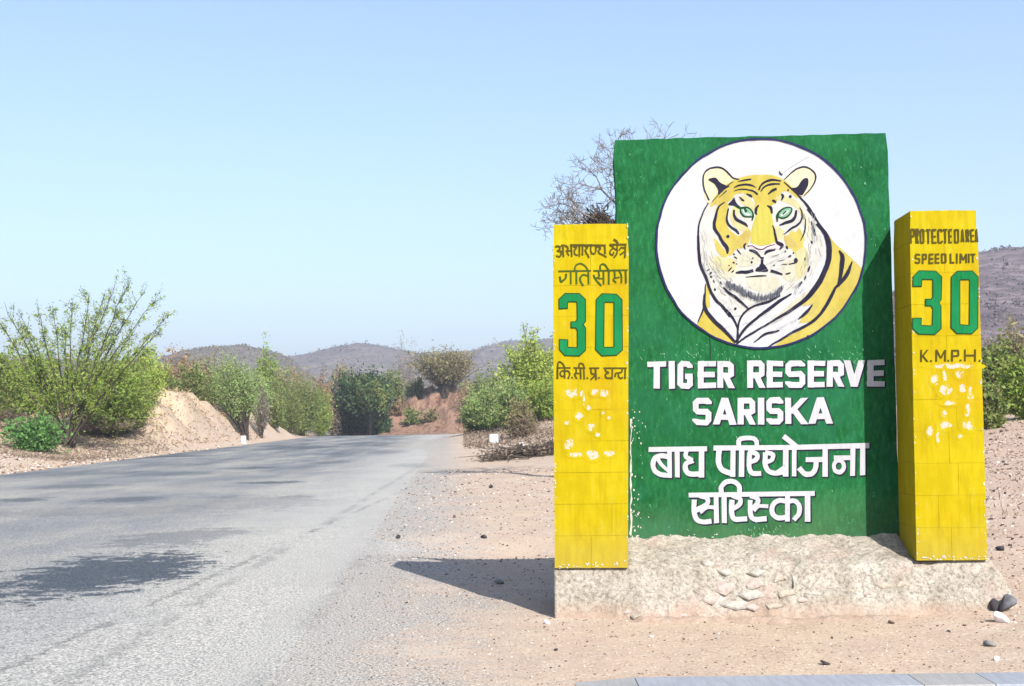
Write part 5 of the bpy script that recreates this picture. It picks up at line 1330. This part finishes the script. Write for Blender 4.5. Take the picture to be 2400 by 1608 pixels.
def rock_mesh(rs, rx, ry, rz, flat=.3):
    V = ICO1_V.copy()
    # chop with a few random planes for facets
    for k in range(9):
        n = rs.normal(size=3); n /= np.linalg.norm(n); d = rs.uniform(.42, .8)
        s_ = V @ n; V = V - np.outer(np.maximum(s_ - d, 0), n)
    V = V * (1 + rs.normal(0, .03, (len(V), 1)))
    return V * [rx, ry, rz], np.array(ICO1_F)
plinth()

# ------------------------------------------------------------------ rocks on the ground
M_stone = dict(slate=simple('stone_slate', (.15, .15, .17), .5, 14, .9, .9), dark=simple('stone_dark', (.055, .048, .055), .4, 18, .8, .5), white=simple('stone_white', (.76, .72, .72), .1, 18, .85, .4), pinkw=simple('stone_pinkish', (.68, .55, .54), .15, 18, .85, .4),
               grey=simple('stone_grey', (.26, .27, .26), .35, 18, .85, .5), brown=simple('stone_brown', (.16, .09, .065), .3, 18, .85, .4))
def gnd_pt(px, py):
    z = 0.0
    for k in range(7):
        d = ray(px, py)
        p3 = EYEV + d * ((z - EYE) / min(d.z, -.004)) if True else None
        if p3.y > 90: p3 = at(px, py, 90)
        z = .5 * z + .5 * gz(p3.x, p3.y)
    return p3
rs = np.random.default_rng(21)
rocks = [  # px, py of foot, half width px, half height px, material, label
    (2360, 1432, 26, 21, 'slate', 'largest dark grey rock on the ground right of the right pillar'),
    (2333, 1431, 14, 16, 'dark', 'black angular rock touching the large grey rock on its left'),
    (2344, 1458, 26, 13, 'white', 'white rock lying in front of the large dark rock'),
    (2192, 1424, 19, 9, 'pinkw', 'pinkish white rock in front of the right end of the plinth'),
    (2318, 1514, 17, 8, 'grey', 'small grey stone with a black shadow near the lower right corner'),
    (2334, 1548, 10, 6, 'white', 'small white stone below the lower right grey stone'),
    (932, 1262, 8, 5, 'dark', 'dark stone on the gravel just above the shadow tip'),
    (1134, 1262, 9, 6, 'dark', 'dark stone above the middle of the shadow'),
    (1150, 1144, 8, 4, 'dark', 'dark flat stone on the dirt toward the bushes left of the pillar'),
    (1280, 1462, 11, 5, 'white', 'white stone at the lower left foot of the left pillar'),
    (1065, 1213, 5, 4, 'brown', 'reddish brown stone above the shadow'),
    (1168, 1368, 15, 6, 'grey', 'grey stone lying inside the shadow'),
    (2352, 1392, 9, 5, 'dark', 'small dark stone just behind the large grey rock'),
    (1934, 1558, 14, 5, 'dark', 'dark stone near the bottom edge before the kerb'),
    (2090, 1462, 9, 5, 'brown', 'brown stone before the right part of the plinth'),
    (2345, 1290, 14, 6, 'dark', 'dark flat stone right of the base of the right pillar')]
for px, py, hw, hh, m, lab in rocks:
    p3 = gnd_pt(px, py); s_ = p3.y / FPX
    V, F = rock_mesh(rs, hw * s_, hw * s_ * .9, hh * s_ * 1.15)
    o = mesh('rock', V, F, M_stone[m]); o.location = (p3.x, p3.y, gz(p3.x, p3.y) + hh * s_ * .75); o.rotation_euler = (rs.uniform(-.2, .2), rs.uniform(-.2, .2), rs.uniform(0, 3))
    tag(o, lab, 'rock', 'rocks on the verge')
small = []
for k in range(44):
    px, py = rs.uniform(1000, 2390), rs.uniform(1150, 1590)
    if 1290 < px < 2330 and py < 1470: continue
    if px < 1290 and 1280 < py < 1460: continue
    small.append((px, py))
for k in range(16): small.append((rs.uniform(2325, 2395), rs.uniform(985, 1300)))
protos = {}; peb_list = []
for px, py in small:
    p3 = gnd_pt(px, py); m = rs.choice(['dark', 'brown', 'pinkw', 'white', 'grey'], p=[.32, .3, .16, .1, .12])
    if m not in protos:
        V, F = rock_mesh(rs, 1, .8, .6); protos[m] = mesh('pebble', V, F, M_stone[m]); o = protos[m]
    else:
        o = protos[m].copy(); COL.objects.link(o)
    sz = rs.uniform(2.5, 6) * max(p3.y, 8) / FPX
    o.scale = (sz, sz, sz); o.location = (p3.x, p3.y, gz(p3.x, p3.y) + sz * .3); o.rotation_euler = (rs.uniform(-.3, .3), rs.uniform(-.3, .3), rs.uniform(0, 6))
    w_ = {'dark': 'dark', 'brown': 'brown', 'pinkw': 'pinkish', 'white': 'white', 'grey': 'grey'}[m]
    zone = ('on the slope right of the right pillar' if px > 2325 and py < 1310 else 'near the lower right corner' if px > 2100 else 'in front of the plinth' if px > 1290 else
            'between the road and the bottom left of the left pillar' if py > 1440 else 'on the dirt above the pillar shadow')
    peb_list.append((w_, zone, px, o))
ORD = ['leftmost', 'second from left', 'third from left', 'fourth from left', 'fifth from left', 'sixth from left', 'seventh from left', 'eighth from left', 'ninth from left', 'tenth from left', 'eleventh from left', 'twelfth from left']
for key in sorted({(a, b) for a, b, _, _ in peb_list}):
    L = sorted([q for q in peb_list if (q[0], q[1]) == key], key=lambda q: q[2])
    for k, q in enumerate(L):
        if len(L) == 1: lab = 'only %s pebble %s' % key
        elif k == len(L) - 1: lab = 'rightmost %s pebble %s' % key
        else: lab = '%s %s pebble %s' % (ORD[min(k, 11)], key[0], key[1])
        tag(q[3], lab, 'pebble', 'loose pebbles on the dirt')
# gravel: too many to count
def gravel(name, n, xr, yr, smin, smax, mat, label, dens=None, seed=1):
    r2 = np.random.default_rng(seed)
    Yv = yr[0] * (yr[1] / yr[0]) ** r2.random(n * 3); Xv = r2.uniform(xr[0], xr[1], n * 3) * (Yv if xr[2] else 1)
    keep = dens(Xv, Yv, r2) if dens is not None else np.ones(len(Xv), bool)
    Xv, Yv = Xv[keep][:n], Yv[keep][:n]; n = len(Xv)
    Zv = height(Xv, Yv)
    s_ = smin * (smax / smin) ** (r2.random(n) ** 2.2) * np.clip(Yv / 9, .8, 4)
    R_ = r2.uniform(.6, 1.3, (n, 12, 1)); sc = np.stack([s_ * r2.uniform(.8, 1.3, n), s_ * r2.uniform(.7, 1.1, n), s_ * r2.uniform(.45, .8, n)], -1)[:, None]
    th = r2.uniform(0, 6.28, n); c, s2 = np.cos(th), np.sin(th)
    V = ICO_V[None] * R_ * sc
    V = np.stack([V[..., 0] * c[:, None] - V[..., 1] * s2[:, None], V[..., 0] * s2[:, None] + V[..., 1] * c[:, None], V[..., 2]], -1)
    V += np.stack([Xv, Yv, Zv + s_ * .12], -1)[:, None]
    F = (np.arange(n) * 12)[:, None, None] + np.array(ICO_F)[None]
    return tag(mesh(name, V.reshape(-1, 3), F.reshape(-1, 3), mat), label, 'gravel', kind='stuff')
t = NT('gravel_mix', .9, .15)
t.col(t.ramp(t.island(), [(0, (.04, .03, .028)), (.25, (.12, .08, .06)), (.5, (.24, .17, .125)), (.75, (.33, .25, .195)), (.93, (.42, .36, .31)), (1, (.55, .52, .50))]))
M_gravel = t.m
t = NT('gravel_grey', .9, .15)
t.col(t.ramp(t.island(), [(0, (.03, .03, .035)), (.35, (.09, .09, .09)), (.7, (.2, .19, .175)), (1, (.42, .40, .37))]))
M_gravelg = t.m
def dens_dirt(X, Y, r2):
    d = X - x_right(Y); U = (X - O.x) * UD.x + (Y - O.y) * UD.y; W = (X - O.x) * WD.x + (Y - O.y) * WD.y
    return (r2.random(len(X)) < np.clip((d + .2) / 1.6, .02, 1)) & ~((U > -.6) & (U < 2.9) & (W > -.5) & (W < .5)) & ((d > -.3) | (d < -ROADW))
gravel('gravel', 15000, (-.12, .46, True), (5.6, 34), .0035, .012, M_gravel, 'loose pinkish gravel strewn over the dirt verge', dens_dirt, 1)
def dens_grey(X, Y, r2):
    d = X - x_right(Y); return (np.abs(d - .35 - r2.normal(0, .5, len(X))) < .45)
gravel('gravel', 6000, (-.45, .1, True), (5.6, 30), .004, .010, M_gravelg, 'grey road chippings loose along the broken asphalt edge', dens_grey, 2)
def dens_left(X, Y, r2): return (x_left(Y) - X > -.1) & (x_left(Y) - X < 9)
gravel('gravel', 3500, (-.46, -.1, True), (33, 75), .006, .018, M_gravel, 'pale stones scattered along the left verge', dens_left, 3)
def dens_right(X, Y, r2): return X > .36 * Y
gravel('gravel', 5200, (.36, .80, True), (8, 34), .006, .02, M_gravel, 'reddish stones on the slope right of the pillar', dens_right, 4)

# brush pile and roadside marker stones
def marker(px, py, hwpx, hpx, label, Y=None):
    p3 = gnd_pt(px, py) if Y is None else at(px, py, Y)
    s_ = p3.y / FPX; w, h_ = hwpx * s_, hpx * s_
    root = empty('marker_stone', (p3.x, p3.y, gz(p3.x, p3.y) - .05), .1); tag(root, label, 'marker stone', 'white roadside marker stones')
    d = w * .8
    V = [(-w, -d, 0), (w, -d, 0), (w, d, 0), (-w, d, 0), (-w * .94, -d * .94, h_ * .9), (w * .94, -d * .94, h_ * .9), (w * .94, d * .94, h_ * .9), (-w * .94, d * .94, h_ * .9),
         (-w * .7, -d * .7, h_), (w * .7, -d * .7, h_), (w * .7, d * .7, h_), (-w * .7, d * .7, h_)]
    F = [(0, 1, 5, 4), (1, 2, 6, 5), (2, 3, 7, 6), (3, 0, 4, 7), (4, 5, 9, 8), (5, 6, 10, 9), (6, 7, 11, 10), (7, 4, 8, 11), (8, 9, 10, 11)]
    mesh('slab', V, F, M_white, root)
    V = [(-w * 1.25, -d * 1.3, 0), (w * 1.25, -d * 1.3, 0), (w * 1.25, d * 1.3, 0), (-w * 1.25, d * 1.3, 0)]; V += [(x * .95, y * .95, .12) for x, y, z in V]
    mesh('foot', V, [(0, 1, 5, 4), (1, 2, 6, 5), (2, 3, 7, 6), (3, 0, 4, 7), (4, 5, 6, 7)], M_patch, root)
marker(1157, 1026, 11, 28, 'larger white marker stone on the right verge left of the pillar', 58)
marker(1222, 1040, 6, 17, 'small white marker stone closest to the left pillar', 50)
marker(571, 1024, 6, 20, 'white marker stone at the left road edge before the sandy bank', 78)
def brush():
    r2 = np.random.default_rng(8)
    root = empty('brush_pile', (0, 0, 0)); tag(root, 'low pile of dry dark twigs and debris on the verge left of the pillar', 'brush pile')
    segs = []
    for k in range(900):
        px = 1130 + r2.random() ** .6 * 190; 
        Y_ = 42 + r2.normal(0, .9)
        X_ = at(px, 1058, Y_).x; z = gz(X_, Y_) + r2.random() ** 2 * .35 * min(1, (px - 1110) / 90)
        a = r2.normal(size=3) * [.5, .4, .12]; p0 = np.array([X_, Y_, z]); segs.append((p0, p0 + a, .018, .008))
    V, F = tubes(segs, 3); tag(mesh('twigs', V, F, M_bark, root), kind='stuff')
    C = np.array([s[1] for s in segs]); V, F = quads(C + r2.normal(size=C.shape) * .1, .16, .08); mesh('dead_leaves', V, F, M_leaf['dry'], root)
brush()
# dry litter under the left thorn tree and on the bank
def litter(name, label, n, x0, x1, Y0, Y1, sz, mat, seed):
    r2 = np.random.default_rng(seed)
    Yv = r2.uniform(Y0, Y1, n); Xv = np.array([at(px * K, 1000 * K, y).x for px, y in zip(r2.uniform(x0, x1, n), Yv)])
    ok = (Xv < x_left(Yv) - .8) | (Xv > x_right(Yv) + 1.5); Xv, Yv = Xv[ok], Yv[ok]; n = len(Xv)
    C = np.column_stack([Xv, Yv, height(Xv, Yv) + r2.random(n) * sz * .8]); V, F = quads(C, r2.uniform(.5, 1.5, n) * sz, r2.uniform(.3, 1, n) * sz * .25)
    tag(mesh(name, V, F, mat), label, 'ground cover', kind='stuff')
litter('dry_grass', 'dry brown grass and litter along the left verge', 9000, -60, 420, 44, 60, .16, M_leaf['dry'], 1)
litter('dry_grass', 'dry tufts on the sandy bank', 3200, 300, 640, 58, 90, .3, M_leaf['rust'], 2)
litter('dry_grass', 'dry undergrowth below the right hand bushes', 5000, 1060, 1330, 56, 76, .25, M_leaf['dry'], 3)
litter('dry_grass', 'rusty undergrowth on the red bank', 2600, 900, 1110, 132, 150, .5, M_leaf['rust'], 4)
litter('dry_grass', 'dry twigs and tufts on the slope right of the pillar', 420, 2240, 2420, 14, 34, .10, M_leaf['dry'], 5)

# ------------------------------------------------------------------ unidentified pale strip in the foreground, built as a kerb
M_kb = paint('kerb_pale_blue', (.20, .215, .245), (.225, .235, .255), (.26, .26, .26), bs=.4, seed=20)
M_kc = paint('kerb_cream', (.215, .215, .215), (.23, .23, .225), (.26, .26, .25), bs=.4, seed=21)
kr = empty('kerb', (0, 5.1, 0), 0); tag(kr, 'unidentified pale strip built as a painted kerb along the bottom edge right of centre', 'kerb')
xs = [(1350, 1492, M_kc), (1494, 2144, M_kb), (2146, 2308, M_kc), (2310, 2520, M_kb)]
for i, (a, b, m) in enumerate(xs):
    a_ = at(a, 1585, 5.1).x; b_ = at(b, 1585, 5.1).x
    zt = .312
    n = 10; V = []
    for s_, X_ in ((0, a_), (1, b_)):
        prof = [(-.14, -.05), (-.14, zt - .03), (-.11, zt), (.11, zt), (.14, zt - .03), (.14, -.05)]
        ins = .02 if (s_ == 0 and i == 0) else 0
        V += [(X_, y, z - ins) for y, z in prof]
    F = [(k, k + 6, k + 7, k + 1) for k in range(5)] + [(0, 1, 2, 3, 4, 5), (11, 10, 9, 8, 7, 6)]
    mesh('kerb_stone', V, F, m, kr)

# ------------------------------------------------------------------ air
def haze():
    m = bpy.data.materials.new('haze_air'); m.use_nodes = True
    n, l = m.node_tree.nodes, m.node_tree.links; n.clear()
    o = n.new('ShaderNodeOutputMaterial'); v = n.new('ShaderNodeVolumePrincipled')
    v.inputs['Color'].default_value = (.80, .87, .97, 1); v.inputs['Density'].default_value = .00062; v.inputs['Anisotropy'].default_value = .2
    l.new(v.outputs[0], o.inputs['Volume'])
    x0, x1, y0, y1, z0, z1 = -3400, 3400, -3400, 3400, -6, 140
    V = [(x0, y0, z0), (x1, y0, z0), (x1, y1, z0), (x0, y1, z0), (x0, y0, z1), (x1, y0, z1), (x1, y1, z1), (x0, y1, z1)]
    F = [(0, 3, 2, 1), (4, 5, 6, 7), (0, 1, 5, 4), (1, 2, 6, 5), (2, 3, 7, 6), (3, 0, 4, 7)]
    tag(mesh('haze', V, F, m), 'thin pale haze over the whole scene', 'haze', kind='stuff')
haze()
